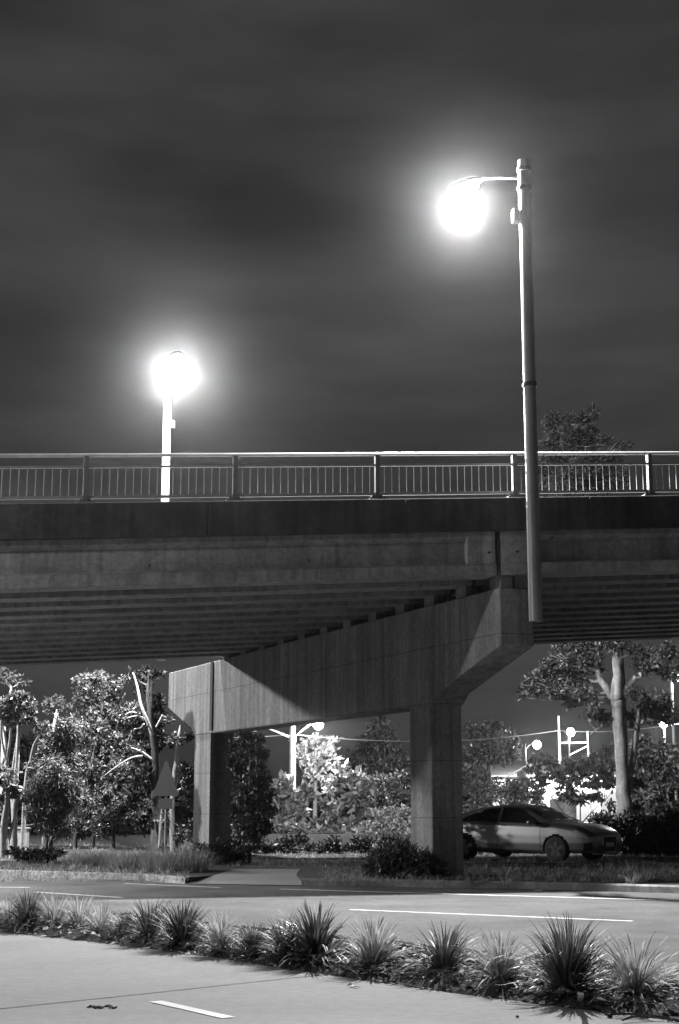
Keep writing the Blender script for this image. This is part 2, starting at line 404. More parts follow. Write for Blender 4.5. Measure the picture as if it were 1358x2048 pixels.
# pier: crosshead on two columns.  N/F = near and far top arris of its left face
Ncap = on_plane(1000, 1175, P0+nd*.06, A); zc = Ncap.z
Fcap = atZ(338, 1346, zc)
kd = (Fcap-Ncap); kd.z = 0; LC = kd.length; kd.normalize(); md = Vector((kd.y, -kd.x, 0))    # md points right
kang = math.atan2(kd.y, kd.x)
def onface(px, py):
    q = on_plane(px, py, Ncap, kang); return ((q-Ncap).dot(kd), q.z)
TW = .78
t1, z1 = onface(1000, 1289); ta, za = onface(884, 1392); tb, zb = onface(818, 1405); tc_, zc2 = onface(862, 1500)
t2, z2 = onface(480, 1459); tf, zf = onface(389, 1461); tg, zg = onface(420, 1500)
print('CAP', Ncap[:], Fcap[:], 'LC', LC, 'z', zc, z1, za, zb, z2, zf, 't', ta, tb, tc_, t2, tf, tg)
zbot = (zb+z2)/2; cn0, cn1 = tc_, tb; cf0, cf1 = tg, tf
def K(t, m_, z): return Vector((Ncap.x, Ncap.y, 0))+kd*t+md*m_+Vector((0, 0, z))
cap = [(0, zc), (LC, zc), (LC, z1), (cf1+.02, zbot-.05), (cn0-.02, zbot-.05), (0, z1)]
cap = [(0, zc), (0, z1), (cn0-.35, zbot+.18), (cn0-.04, zbot-.05), (cf1+.04, zbot-.05), (cf1+.35, zbot+.18), (LC, z1), (LC, zc)]
b = MB(); b.prism([K(t, 0, z) for t, z in cap], md*TW)
crosshead = b.build('crosshead', M['pier'], bridge, bevel=.02)
for (c0, c1) in ((cn0, cn1), (cf0, cf1)):
    b = MB(); b.box((c0, .012, -.2), (c1, TW-.012, zbot-.045), lambda q: K(q[0], q[1], q[2]))
    b.build('column', M['pier'], bridge, bevel=.02)
# bearings / pedestals under every girder, and a flat dark strip on the crosshead
for i in range(12):
    dc = .37+i*1.415
    t = None
    for sx in (-.35, .35):
        # pedestal centre: on the crosshead line, under this girder
        tt = (dc-.06)/(kd.dot(nd)); base = K(tt, TW/2, 0); sloc = (base-Vector((P0.x, P0.y, 0))).dot(bd)
        zt = 6.07+GR*(sloc+sx*.5)
        if 0 <= tt <= LC:
            b = MB(); b.box((tt-.22, TW/2+sx*.5-.14, zc+.003), (tt+.22, TW/2+sx*.5+.14, zt-.003), lambda q: K(q[0], q[1], q[2]))
            b.build('bearing_pedestal', M['pier'], bridge, bevel=.01)
tp, _ = onface(425, 1400)
b = MB(); b.box((tp-.10, -.05, zbot+.02), (tp+.10, -.004, zc-.02), lambda q: K(q[0], q[1], q[2])); b.build('dark_strip', M['rubber'], bridge)

# ------------------------------------------------------------------ street lamps
def lamp_head(t, pos, dirv, L=.85, lit=True, power=0, scale=1.0, rad=.16, glare_globe=0, spot=0):
    """cobra head luminaire: pos = arm end, dirv = horizontal direction it points to"""
    dirv = Vector(dirv); dirv.z = 0; dirv.normalize(); sd = Vector((-dirv.y, dirv.x, 0))
    b = MB(); n = 9; seg = 14; vs = []
    prof = [(0, .05), (.08, .09), (.25, .15), (.45, .19), (.65, .19), (.8, .17), (.92, .12), (.98, .06), (1, .01)]
    for u, w in prof:
        c = pos+dirv*(u*L*scale)
        for k in range(seg):
            a = 2*math.pi*k/seg
            vs.append(c+sd*math.cos(a)*w*scale+Vector((0, 0, (max(math.sin(a), -.25))*w*.62*scale)))
    b.add(vs, [(i*seg+k, i*seg+(k+1) % seg, (i+1)*seg+(k+1) % seg, (i+1)*seg+k) for i in range(n-1) for k in range(seg)]+[tuple(range(seg))[::-1], tuple(range((n-1)*seg, n*seg))])
    h = b.build('lamp_head', M['dark'], t, smooth=True)
    g = MB(); c = pos+dirv*(.58*L*scale)+Vector((0, 0, -.04*scale)); vs = []; rings = 12 if glare_globe else 6
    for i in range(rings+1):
        el = (math.pi*i/rings-math.pi/2) if glare_globe else math.pi/2*i/rings  # distant lamps get an oversized ball shaped to stand in for their glare
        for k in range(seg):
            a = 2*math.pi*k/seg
            vs.append(c+dirv*math.cos(a)*math.cos(el)*(glare_globe or .36*scale)+sd*math.sin(a)*math.cos(el)*(glare_globe or .20*scale)-Vector((0, 0, math.sin(el)*(glare_globe or .24*scale))))
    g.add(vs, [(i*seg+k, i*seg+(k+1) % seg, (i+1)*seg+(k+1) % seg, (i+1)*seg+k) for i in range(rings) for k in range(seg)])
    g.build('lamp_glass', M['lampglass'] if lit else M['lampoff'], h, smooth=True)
    if lit and power:
        ld = bpy.data.lights.new('lamp_light', 'SPOT' if spot else 'POINT'); ld.energy = power; ld.shadow_soft_size = rad*scale
        if spot: ld.spot_size = R(spot); ld.spot_blend = .5
        lo = bpy.data.objects.new('lamp_light', ld); COL.objects.link(lo); lo.parent = h
        lo.location = c-Vector((0, 0, (glare_globe or .24*scale)+rad*scale+.03))-wloc(t)
    return h
def street_lamp(base, top_z, rad, lamp_pt, label, group, power, bottom=None, m=None, boxat=None, boxside=None, straps=(), name='street_lamp', arm_r=.035, hs=1.0, lr=.16, glare_globe=0, spot=0, arch=.18):
    bz = bottom if bottom is not None else 0
    t = thing(name, label, 'street lamp', (base.x, base.y, bz), group)
    b = MB(); b.tube([(base.x, base.y, bz), (base.x, base.y, top_z)], [rad, rad*.88], 20)
    b.lathe([(rad*.9, top_z), (rad*.7, top_z+.03), (.01, top_z+.05)], Matrix.Translation((base.x, base.y, 0)), 20)
    b.build('pole', m or M['pole'], t, smooth=False)
    dv = Vector((lamp_pt.x-base.x, lamp_pt.y-base.y, 0)); ln = dv.length; dv.normalize()
    end = lamp_pt-dv*.5+Vector((0, 0, .10))
    st = Vector((base.x, base.y, min(top_z-.12, end.z-.35)))+dv*rad*.8
    pts = [st.lerp(end, f)+Vector((0, 0, arch*math.sin(math.pi*f)*min(1, ln*.4))) for f in (0, .25, .5, .75, 1)]
    b = MB(); b.tube(pts, arm_r, 10); b.build('arm', m or M['pole'], t, smooth=True)
    lamp_head(t, end, dv, power=power, scale=hs, rad=lr, glare_globe=glare_globe, spot=spot)
    for z in straps:
        b = MB(); b.tube([(base.x, base.y, z-.04), (base.x, base.y, z+.04)], rad*1.1, 20); b.build('strap', M['dark'], t)
    if boxat:
        z, sd = boxat
        b = MB(); c = Vector((base.x, base.y, z))+sd*(rad+.06)
        q = Vector((-sd.y, sd.x, 0))
        b.prism([c-sd*.07-q*.09-Vector((0, 0, .13)), c+sd*.07-q*.09-Vector((0, 0, .13)), c+sd*.07+q*.09-Vector((0, 0, .13)), c-sd*.07+q*.09-Vector((0, 0, .13))], (0, 0, .27))
        b.build('control_box', M['dark'], t, bevel=.015)
    return t
# near lamp, strapped to the crosshead's end and the parapet
YP = 28.2
pb = atY(1074, 1243, YP); ptop = atY(1049, 322, YP)
print('pole', pb[:], ptop[:])
px_mid = (pb.x+ptop.x)/2
base = Vector((pb.x-.02, YP, 0))
lp = atY(930, 380, YP+1.2)
z_box = atY(1035, 433, YP).z; zs1 = atY(1048, 378, YP).z; zs2 = atY(1048, 340, YP).z
L1 = street_lamp(base, ptop.z, .135, lp, 'tall grey lamp pole fixed outside the overpass railing, its lit head reaching left', 'lamps standing above the overpass', P_BRIDGE, bottom=pb.z, hs=1.15, arch=.03, arm_r=.022, straps=(zs1, zs2, atY(1060, 770, YP).z), boxat=(z_box, Vector((-1, -.1, 0)).normalized()))
b = MB()
for z in (7.35, 6.2, 5.2):
    c = Vector((base.x, base.y, z)); e = c+Vector((-.12, 0, 0))
    tgt = B(.9, -.03, 0); b.box((base.x-.05, base.y+.1, z-.06), (base.x+.05, base.y+.62, z+.06))
b.build('bracket', M['dark'], L1)
# far lamp, mirrored on the far side of the deck
fz = B(0, W_DECK+.3, 0); YF = K(LC, 0, 0).y+.2
fb = atY(330, 1000, YF)
z_ft = zs2+(-.35)
lpf = atY(353, 722, YF-2.2)
L2 = street_lamp(Vector((fb.x, YF, 0)), lpf.z+.25, .15, lpf, 'brightly lit lamp pole standing behind the far side of the overpass', 'lamps standing above the overpass', P_BRIDGE_FAR, bottom=6.25, hs=1.3, boxat=(atY(340, 850, YF).z, Vector((1, -.4, 0)).normalized()))
# lamps of the street beyond and beside the bridge
def plane_lamp(x, y):
    """height at (x,y) on the plane through the far girder's bottom edge and the shadow line seen on the near column"""
    e0, e1 = B(-10, W_DECK-.05, 6.07), B(10, W_DECK-.05, 6.07); s = on_plane(838, 1597, Ncap, kang)
    n = (e1-e0).cross(s-e0); return e0.z-(n.x*(x-e0.x)+n.y*(y-e0.y))/n.z
lx, ly = -24.0, 45.0
lz = plane_lamp(lx, ly); print('side lamp z', lz)
street_lamp(Vector((lx-1.6, ly+.2, 0)), lz+.2, .09, Vector((lx, ly, lz+.3)), 'street lamp standing left of the picture beyond the overpass', 'lamps along the side street', P_SIDE)

street_lamp(Vector((-16.5, 21, 0)), 8.2, .09, Vector((-14.5, 21.5, 8.2)), 'street lamp standing at the roadside left of the picture', 'lamps along the side street', P_NEAR_SIDE)
street_lamp(Vector((-11.6, 33.0, 0)), 4.5, .06, Vector((-9.8, 30.6, 4.5)), 'unseen low downlight added under the deck to brighten the left road', 'lamps along the side street', P_UNDER, spot=150)  # unseen lamp, added and aimed down to brighten only the left road
def simple_lamp(px, py, Y, power, label, group, pole=None, pr=.07, m=None):
    c = atY(px, py, Y); bx = pole if pole else c.x-1.0
    return street_lamp(Vector((bx, Y, 0)), c.z+.2, pr, c, label, group, power, hs=.9, lr=.15, m=m, glare_globe=Y*.0028)
GRP = 'distant lamps beyond the overpass'
# double armed pole
YM = 92
c = atY(585, 1500, YM); top = atY(585, 1443, YM).z
mid = thing('street_lamp', 'pale concrete pole with two raised arms between the bridge columns', 'street lamp', (c.x, YM, 0), GRP)
b = MB(); b.tube([(c.x, YM, 0), (c.x, YM, top)], [.24, .17], 16); b.build('pole', M['concpole'], mid)
b = MB(); b.tube([(c.x, YM, top-1.25), (c.x, YM, top-.95)], .25, 16); b.build('collar', M['galv'], mid)
lp2 = atY(632, 1450, YM-1)
for q, lit in ((lp2, True), (atY(512, 1456, YM-1), False)):
    st = Vector((c.x, YM, top-1.05)); dv = (q-st); dv.z = 0; dv.normalize(); en = q-dv*.4+Vector((0, 0, .1))
    b = MB(); b.tube([st, st.lerp(en, .5)+Vector((0, 0, .03)), en], .05, 8); b.build('arm', M['concpole'], mid, smooth=True)
    lamp_head(mid, en, dv, lit=lit, power=P_MID if lit else 0, scale=1.15, rad=.2, glare_globe=.34 if lit else 0)
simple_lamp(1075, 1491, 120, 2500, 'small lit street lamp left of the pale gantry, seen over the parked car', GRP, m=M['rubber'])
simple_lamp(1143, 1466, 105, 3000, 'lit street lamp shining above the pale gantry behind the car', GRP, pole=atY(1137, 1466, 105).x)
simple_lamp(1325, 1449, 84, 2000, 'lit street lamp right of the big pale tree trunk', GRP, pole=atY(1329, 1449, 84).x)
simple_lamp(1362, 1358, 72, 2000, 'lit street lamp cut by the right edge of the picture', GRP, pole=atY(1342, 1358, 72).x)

# ------------------------------------------------------------------ distant structures
# utility frame
YU = 108
u = thing('power_line_gantry', 'frame of pale posts and crossbar with a diagonal brace behind the car', 'utility frame', (atY(1117, 1500, YU).x, YU, 0))
for pxx, pyt, r_ in ((1117, 1432, .17), (1137, 1478, .09), (1175, 1462, .12)):
    q = atY(pxx, pyt, YU); b = MB(); b.tube([(q.x, YU, 0), (q.x, YU, q.z)], [r_*.8, r_*.4], 10); b.build('post', M['white'], u)
q0, q1 = atY(1117, 1486, YU), atY(1177, 1485, YU); b = MB(); b.tube([q0, q1], .06, 8); b.build('crossbar', M['white'], u)
q0, q1 = atY(1137, 1511, YU), atY(1175, 1492, YU); b = MB(); b.tube([q0, q1], .05, 8); b.build('brace', M['white'], u)
# low lit shed behind the shrubs
YS = 126
x0, x1_ = atY(985, 1560, YS).x, atY(1236, 1560, YS).x; zt = atY(0, 1551, YS).z
sh = thing('warehouse', 'long white floodlit warehouse wall glimpsed through shrubs behind the car', 'building', ((x0+x1_)/2, YS, 0))
b = MB(); b.box((x0, YS, 0), (x1_, YS+12, zt)); b.build('wall', M['render'], sh)
b = MB(); ns = 40
poly = [Vector((x0-.4, YS-.6, zt)), Vector((x0-.4, YS+6, zt+1.3)), Vector((x0-.4, YS+12.6, zt)), Vector((x0-.4, YS+12.6, zt-.12)), Vector((x0-.4, YS-.6, zt-.12))]
b.prism(poly, (x1_-x0+.8, 0, 0)); b.build('roof', M['metalroof'], sh)
for k in range(5):
    xx = x0+(x1_-x0)*(k+.3)/5
    b = MB(); b.box((xx, YS-.04, .1), (xx+1.5, YS-.003, min(zt-.5, 2.6))); b.build('shutter_door', M['metalroof'], sh)
for k in range(2):
    xx = x0+(x1_-x0)*(.3+.45*k)
    fl = thing('floodlight', 'floodlight on a short arm over the warehouse wall, %s' % ('left one' if k == 0 else 'right one'), 'floodlight', (xx, YS-2, zt+.8), 'floodlights of the warehouse')
    b = MB(); b.tube([(xx, YS+.0, zt-.2), (xx, YS-1.2, zt+.9), (xx, YS-2, zt+.8)], .04, 6); b.build('arm', M['dark'], fl)
    b = MB(); b.box((xx-.3, YS-2.2, zt+.62), (xx+.3, YS-1.9, zt+.95)); b.build('housing', M['dark'], fl)
    ld = bpy.data.lights.new('lamp_light', 'POINT'); ld.energy = 1800; ld.shadow_soft_size = .12
    lo = bpy.data.objects.new('lamp_light', ld); COL.objects.link(lo); lo.parent = fl; lo.location = (0, -.1, -.35)
# small gabled shed in front of it
YG = 98
g0, g1 = atY(1112, 1590, YG), atY(1152, 1590, YG)
gs = thing('garden_shed', 'small timber shed with a pitched roof under the bright wall', 'shed', (g0.x, YG, 0))
b = MB(); zt2 = atY(0, 1598, YG).z; b.box((g0.x, YG, 0), (g1.x, YG+3, zt2)); b.build('wall', M['timber'], gs)
b = MB(); xm = (g0.x+g1.x)/2+.35; zr = atY(0, 1581, YG).z
b.prism([Vector((g0.x-.2, YG-.2, zt2-.02)), Vector((g1.x+.2, YG-.2, zt2-.02)), Vector((xm, YG-.2, zr))], (0, 3.4, 0)); b.build('roof', M['metalroof'], gs)
# carport frame line to the left of the wall
YC2 = 100
cp = thing('carport', 'thin pale carport frame left of the bright warehouse wall', 'carport', (atY(1050, 1540, YC2).x, YC2, 0))
A1, A2, A3, A4 = atY(1010, 1556, YC2), atY(1051, 1533, YC2), atY(1071, 1534, YC2), atY(1071, 1560, YC2)
b = MB(); b.tube([A1, A2, A3], .07, 6); b.build('roof_frame', M['white'], cp)
for q in (A1, A3): 
    b = MB(); b.tube([(q.x, YC2, 0), (q.x, YC2, q.z)], .06, 6); b.build('post', M['white'], cp)
b = MB(); b.box((A2.x, YC2+.2, 0), (A2.x+.05, YC2+5, A2.z)); b.box((A1.x, YC2+.1, A1.z-.3), (A3.x, YC2+5, A1.z-.2)); b.build('side_panel', M['metalroof'], cp)
# house far left behind the trees with lit windows
YH = 110
hx0, hx1 = atY(120, 1670, YH).x, atY(250, 1670, YH).x
hs = thing('low_house', 'low building behind the left trees with a row of small lit windows', 'building', ((hx0+hx1)/2, YH, 0))
b = MB(); b.box((hx0, YH, 0), (hx1, YH+8, 2.2)); b.build('wall', M['timber'], hs)
b = MB(); b.prism([Vector((hx0-.3, YH-.4, 2.2)), Vector((hx0-.3, YH+4, 3.6)), Vector((hx0-.3, YH+8.4, 2.2))], (hx1-hx0+.6, 0, 0)); b.build('roof', M['metalroof'], hs)
for k in range(6):
    xx = hx0+.3+(hx1-hx0-.8)*k/5.6
    b = MB(); b.box((xx, YH-.05, .35), (xx+.45, YH-.004, .75)); b.build('window', M['litwindow'], hs)
# timber posts and a small marker on the left
def stick(name, label, cat, px, pyb, pyt, r, m, group=None):
    q = gr(px, pyb); t = atY(px, pyt, q.y); b = MB(); b.tube([(q.x, q.y, 0), (q.x, q.y, t.z)], r, 8)
    return q, t, b
q, t_, b = stick('', '', '', 85, 1705, 1637, .04, None)
mk = thing('marker_post', 'thin post with a small white marker plate near the left edge', 'marker post', q)
b.build('post', M['galv'], mk)
b = MB(); b.box((t_.x-.02, q.y-.03, t_.z-.15), (t_.x+.22, q.y-.01, t_.z+.12)); b.build('plate', M['white'], mk)
q = gr(33, 1700); b = MB(); tz = atY(33, 1658, q.y).z
b.box((q.x-.28, q.y, 0), (q.x+.34, q.y+.35, tz)); b.box((q.x-.32, q.y-.04, tz), (q.x+.38, q.y+.39, tz+.05))
o = b.build('utility_cabinet', M['timber'], origin=q, bevel=.01); tag(o, 'squat grey utility cabinet at the far left under the trees', 'cabinet')
# road sign, seen from behind: triangle over a plate, on a post
q = gr(330, 1733)
sg = thing('road_sign', 'triangular road sign seen from behind on a thin post left of the far column', 'road sign', q)
YSg = q.y; b = MB(); tp_ = atY(328, 1530, YSg-.0); b.tube([(q.x, YSg, 0), (q.x, YSg, tp_.z)], .032, 10); b.build('post', M['galv'], sg)
cxs = q.x-.02; zb_, zt_ = atY(0, 1592, YSg).z, atY(0, 1522, YSg).z
b = MB(); hw = .44; yv = Vector((.80, -.60, 0)); c0 = Vector((cxs, YSg-.05, 0))
def sp(u, z): return c0+yv*u+Vector((0, 0, z))
b.prism([sp(-hw+.03, zb_), sp(hw-.03, zb_), sp(hw, zb_+.04), sp(.04, zt_), sp(-.04, zt_), sp(-hw, zb_+.04)], Vector((.004, .005, 0))); b.build('sign_plate', M['signback'], sg)
b = MB(); z3, z4 = atY(0, 1618, YSg).z, atY(0, 1597, YSg).z
b.prism([sp(-.24, z3), sp(.24, z3), sp(.24, z4), sp(-.24, z4)], Vector((.004, .005, 0))); b.build('lower_plate', M['signback'], sg)
# wires
def wire(label, pts, r=.012, sag=.5):
    a, c = pts; n = 16; b = MB(); b.tube([a.lerp(c, i/n)-Vector((0, 0, sag*4*(i/n)*(1-i/n))) for i in range(n+1)], r, 5)
    o = b.build('overhead_wire', M['galv'], origin=a); tag(o, label, 'wire'); return o
wire('thin overhead wire leaving the double armed pole to the left', (Vector((mid.location.x, YM, top-.8)), atY(300, 1470, YM)), .02, .2)
wire('thin overhead wire from the double armed pole rightward to the pale frame post', (Vector((mid.location.x, YM, top-.8)), atY(1117, 1461, YU)), .025, .6)
wire('overhead wire running from the pale frame post past the tree trunk', (atY(1117, 1461, YU), atY(1400, 1440, 80)), .03, .3)
wire('thin wire sloping through the leaves at the lower left', (atY(-20, 1660, 47), atY(165, 1636, 52)), .012, .0)

# ------------------------------------------------------------------ vegetation
def foliage_arrays(clumps, leaf, n, droop=.3, aspect=.45, shell=.55):
    """clumps: (centre, (rx,ry,rz)); n leaves spread by clump volume; returns verts, faces"""
    vol = np.array([c[1][0]*c[1][2] for c in clumps]); cnt = np.maximum(4, (vol/vol.sum()*n).astype(int))
    V = []
    for (c, r), k in zip(clumps, cnt):
        # sub clusters so that gaps and dense tufts appear
        ns = max(4, int(k/60)); dv = RNG.normal(size=(ns, 3)); dv /= np.linalg.norm(dv, axis=1)[:, None]
        rr = RNG.uniform(shell*.5, 1, ns)[:, None]**.6; sub = dv*rr*np.array(r)*.92
        idx = RNG.integers(0, ns, k)
        p = sub[idx]+RNG.normal(size=(k, 3))*np.array(r)*.2+np.array(c)
        out = p-np.array(c); out /= (np.linalg.norm(out, axis=1)[:, None]+1e-6)
        a = RNG.normal(size=(k, 3))*.8+out*.7; a[:, 2] -= droop; a /= np.linalg.norm(a, axis=1)[:, None]
        w = np.cross(a, RNG.normal(size=(k, 3))); w /= np.linalg.norm(w, axis=1)[:, None]
        L = (leaf*RNG.uniform(.55, 1.35, k))[:, None]
        nrm = np.cross(a, w)
        q = np.stack([p, p+a*L*.45+w*L*aspect*.5+nrm*L*.07, p+a*L, p+a*L*.45-w*L*aspect*.5+nrm*L*.07], 1)
        V.append(q.reshape(-1, 3))
    V = np.concatenate(V); F = np.arange(len(V)).reshape(-1, 4)
    return V, F
def mesh_np(name, V, F, m, parent=None, origin=None):
    o = wloc(parent) if parent is not None else Vector(origin or (0, 0, 0))
    me = bpy.data.meshes.new(name); V = V-np.array(o)
    me.vertices.add(len(V)); me.vertices.foreach_set('co', V.astype(np.float32).ravel())
    k = F.shape[1]; me.loops.add(F.size); me.loops.foreach_set('vertex_index', F.astype(np.int32).ravel())
    me.polygons.add(len(F)); me.polygons.foreach_set('loop_start', np.arange(0, F.size, k, dtype=np.int32)); me.polygons.foreach_set('loop_total', np.full(len(F), k, np.int32))
    me.update(); me.validate(); me.materials.append(m)
    ob = bpy.data.objects.new(name, me); COL.objects.link(ob)
    if parent is not None: ob.parent = parent
    else: ob.location = o
    return ob
def smooth_path(pts, n=5):
    out = []
    for i in range(len(pts)-1):
        p0, p1, p2, p3 = pts[max(i-1, 0)], pts[i], pts[i+1], pts[min(i+2, len(pts)-1)]
        for k in range(n):
            t = k/n; out.append(.5*((2*p1)+(p2-p0)*t+(2*p0-5*p1+4*p2-p3)*t*t+(-p0+3*p1-3*p2+p3)*t**3))
    return out+[pts[-1]]
def plant(name, label, cat, Y, clumps_px, trunks=(), leaf=.16, dens=1.0, lm='leaf_mid', bm='bark', group=None, depth=.8, base_px=None, ground_trunk=True, droop=.3, aspect=.45, limbs=True, gz=0):
    """clumps_px (px, py, r_px[, ry_px]); trunks: lists of (px, py, r_px) going up; all at distance Y"""
    s = Y/FPX
    cl = []
    for i, q in enumerate(clumps_px):
        r = q[2]*s; rz = (q[3] if len(q) > 3 else q[2])*s
        dy = random.uniform(-1, 1)*r*depth*.7
        p = atY(q[0], q[1], Y+dy); cl.append((p, (r, r*max(depth, .5), rz)))
    if trunks: bx = atY(trunks[0][0][0], 1700, Y).x
    else: bx = sum(c[0].x for c in cl)/len(cl)
    root = thing(name, label, cat, (bx, Y, gz), group)
    paths = []
    b = MB()
    if trunks:
        for ti, tr in enumerate(trunks):
            pts = [atY(x, y, Y+(ti % 3-1)*.12) for x, y, r in tr]; rad = [r*s for x, y, r in tr]
            if ground_trunk and ti == 0 and pts[0].z > .05: pts = [Vector((pts[0].x, pts[0].y, -.1))]+pts; rad = [rad[0]*1.15]+rad
            sp_ = smooth_path(pts, 5); rr = np.interp(np.linspace(0, len(rad)-1, len(sp_)), range(len(rad)), rad)
            sp_ = [p+Vector((random.uniform(-1, 1), random.uniform(-1, 1), 0))*rr[i]*.12 for i, p in enumerate(sp_)]
            b.tube(sp_, list(rr), 10); paths.append((sp_, rr))
    else:
        for k in range(3):
            p0 = Vector((bx+random.uniform(-.2, .2), Y+random.uniform(-.2, .2), -.05)); c = random.choice(cl)[0]
            sp_ = smooth_path([p0, p0.lerp(c, .5)+Vector((0, 0, .1)), c], 4); b.tube(sp_, [.05*(1-i/len(sp_)*.8)+.005 for i in range(len(sp_))], 7); paths.append((sp_, [.05]*len(sp_)))
    if limbs:
        for c, r in cl:
            # limb from the nearest trunk point below the clump
            best = None
            for sp_, rr in paths:
                for i, p in enumerate(sp_):
                    if p.z < c.z+.3*r[2]:
                        if rr[i] < .07 and (p-c).length > 1.6: continue
                        dd = (p-c).length+max(0, .4-(c.z-p.z))
                        if best is None or dd < best[0]: best = (dd, p, rr[i])
            if best and best[0] > .15:
                p, r0 = best[1], best[2]*.45+.01; mid_ = p.lerp(c, .5)+Vector((random.uniform(-.1, .1), random.uniform(-.1, .1), -.06*best[0]))
                path = smooth_path([p, mid_, c], 4); b.tube(path, [r0*(1-.75*i/(len(path)-1)) for i in range(len(path))], 6)
                for k in range(4):
                    e = c+Vector([random.uniform(-.8, .8)*r[j] for j in range(3)])
                    b.tube([mid_.lerp(c, .5), mid_.lerp(e, .6), e], [r0*.35, r0*.22, .006], 5)
    b.build('trunk' if trunks else 'stem', M[bm], root, smooth=True)
    area = sum(c[1][0]*c[1][2] for c in cl)*3.14
    n = int(area/(leaf*leaf*aspect)*9*dens)
    V, F = foliage_arrays([(tuple(c[0]), c[1]) for c in cl], leaf, n, droop, aspect)
    V[:, 2] = np.maximum(V[:, 2], gz+.01)
    mesh_np('crown' if trunks else 'foliage', V, F, M[lm], root)
    return root
exec_trees = True
GL = 'trees at the left beyond the overpass'
plant('umbrella_tree', 'flat crowned tree on thin pale stems at the far left edge', 'tree', 46,
      [(0, 1412, 20, 14), (28, 1398, 24, 12), (48, 1392, 18, 13), (60, 1412, 14, 16), (34, 1420, 30, 13), (20, 1440, 20, 11), (52, 1440, 16, 12), (5, 1432, 18, 14)],
      [[(28, 1700, 7), (30, 1600, 5), (36, 1500, 4), (37, 1450, 3)], [(28, 1640, 4), (24, 1560, 3.5), (36, 1470, 2.6), (35, 1440, 2)], [(12, 1700, 4), (10, 1560, 3.5), (20, 1480, 2.6), (22, 1445, 2)], [(12, 1520, 2.6), (4, 1480, 2.4), (2, 1440, 2)], [(-6, 1560, 3), (12, 1500, 2.6), (5, 1450, 2)]],
      leaf=.15, dens=1.7, lm='leaf_pale', bm='palebark', group=GL)
plant('layered_tree', 'low rounded pale leaved tree under the umbrella tree at far left', 'tree', 43,
      [(4, 1552, 22, 14), (28, 1556, 18, 13), (12, 1572, 26, 14), (34, 1580, 13, 12), (-5, 1588, 16, 14), (0, 1612, 10, 12), (2, 1650, 12, 14), (-4, 1632, 8, 10)],
      [[(10, 1730, 11), (8, 1660, 8), (14, 1600, 5), (12, 1560, 3)], [(14, 1690, 4), (28, 1640, 3), (36, 1600, 2)]], leaf=.17, dens=1.5, lm='leaf_pale', bm='palebark', group=GL)
plant('slender_tree', 'slender leaning pale trunk with a small tuft crown left of the feathery shrub', 'tree', 47,
      [(88, 1452, 14, 10), (98, 1462, 13, 10), (78, 1466, 9, 8), (60, 1532, 10, 8)],
      [[(45, 1700, 5), (52, 1560, 4), (62, 1520, 3.4), (68, 1490, 3), (82, 1468, 2.2)]], leaf=.14, dens=1.8, lm='leaf_pale', bm='palebark', group=GL)
plant('dark_crowned_tree', 'thin dark crowned tree rising behind the slender pale trunk', 'tree', 58,
      [(110, 1408, 16, 14), (122, 1416, 14, 12), (100, 1420, 12, 10), (118, 1398, 10, 8)], [[(100, 1700, 5), (106, 1480, 3.5), (113, 1425, 2.5)]], leaf=.16, dens=1.6, lm='leaf_mid', bm='palebark', group=GL)
plant('tall_tree', 'tall thin foliage hanging from above at the top left under the deck', 'tree', 60,
      [(8, 1362, 26, 7), (40, 1360, 18, 6), (14, 1350, 30, 10), (-10, 1340, 30, 20)], [[(2, 1700, 6), (8, 1450, 4), (18, 1400, 3), (23, 1372, 2)]], leaf=.2, dens=.8, lm='leaf_mid', bm='palebark', group=GL)
plant('feathery_shrub', 'tall feathery pale shrub left of the big broadleaf tree', 'shrub', 46,
      [(100, 1500, 24, 20), (122, 1478, 20, 18), (138, 1452, 20, 20), (85, 1540, 26, 24), (110, 1545, 32, 30), (80, 1580, 26, 22), (110, 1600, 30, 30), (135, 1520, 22, 26), (60, 1590, 20, 16), (95, 1640, 22, 24), (70, 1620, 18, 16), (120, 1650, 24, 26), (140, 1580, 20, 30)],
      leaf=.16, dens=2.2, lm='leaf_pale', group=None, aspect=.2, droop=.5)
plant('broadleaf_tree', 'big broadleaf tree with lit leaves on its upper left, beside the far column', 'tree', 52,
      [(178, 1362, 26, 18), (205, 1358, 26, 16), (170, 1390, 22, 18), (150, 1402, 20, 16), (215, 1385, 24, 20), (240, 1365, 20, 16), (190, 1415, 30, 22), (230, 1420, 28, 24), (165, 1440, 24, 22), (200, 1460, 34, 26), (245, 1470, 28, 26), (180, 1500, 34, 28), (225, 1520, 36, 30), (170, 1550, 30, 28), (270, 1430, 20, 26), (215, 1580, 40, 34), (170, 1600, 30, 30), (255, 1560, 26, 30), (200, 1640, 40, 30), (250, 1630, 28, 30), (155, 1650, 24, 28)],
      [[(150, 1740, 5), (153, 1660, 4), (175, 1560, 3.5), (200, 1450, 3), (205, 1380, 2)], [(190, 1740, 4), (188, 1660, 3.4), (215, 1560, 3), (235, 1440, 2)], [(225, 1740, 4), (230, 1640, 3), (250, 1540, 2.5), (250, 1440, 2)]],
      leaf=.15, dens=1.2, lm='leaf_gloss', group=GL)
plant('dark_tree', 'dark trunked tree with a pale upper limb close to the far column', 'tree', 50,
      [(300, 1350, 16, 14), (285, 1380, 16, 18), (310, 1400, 18, 20), (262, 1352, 18, 12), (318, 1440, 12, 18), (275, 1500, 26, 26), (290, 1560, 26, 30), (285, 1630, 26, 34), (322, 1480, 12, 20), (260, 1590, 26, 24), (300, 1350, 26, 10)],
      [[(312, 1745, 9), (311, 1640, 9), (312, 1540, 8), (305, 1460, 7), (298, 1400, 6), (300, 1340, 5)]], leaf=.18, dens=1.1, lm='leaf_dark', group=GL)
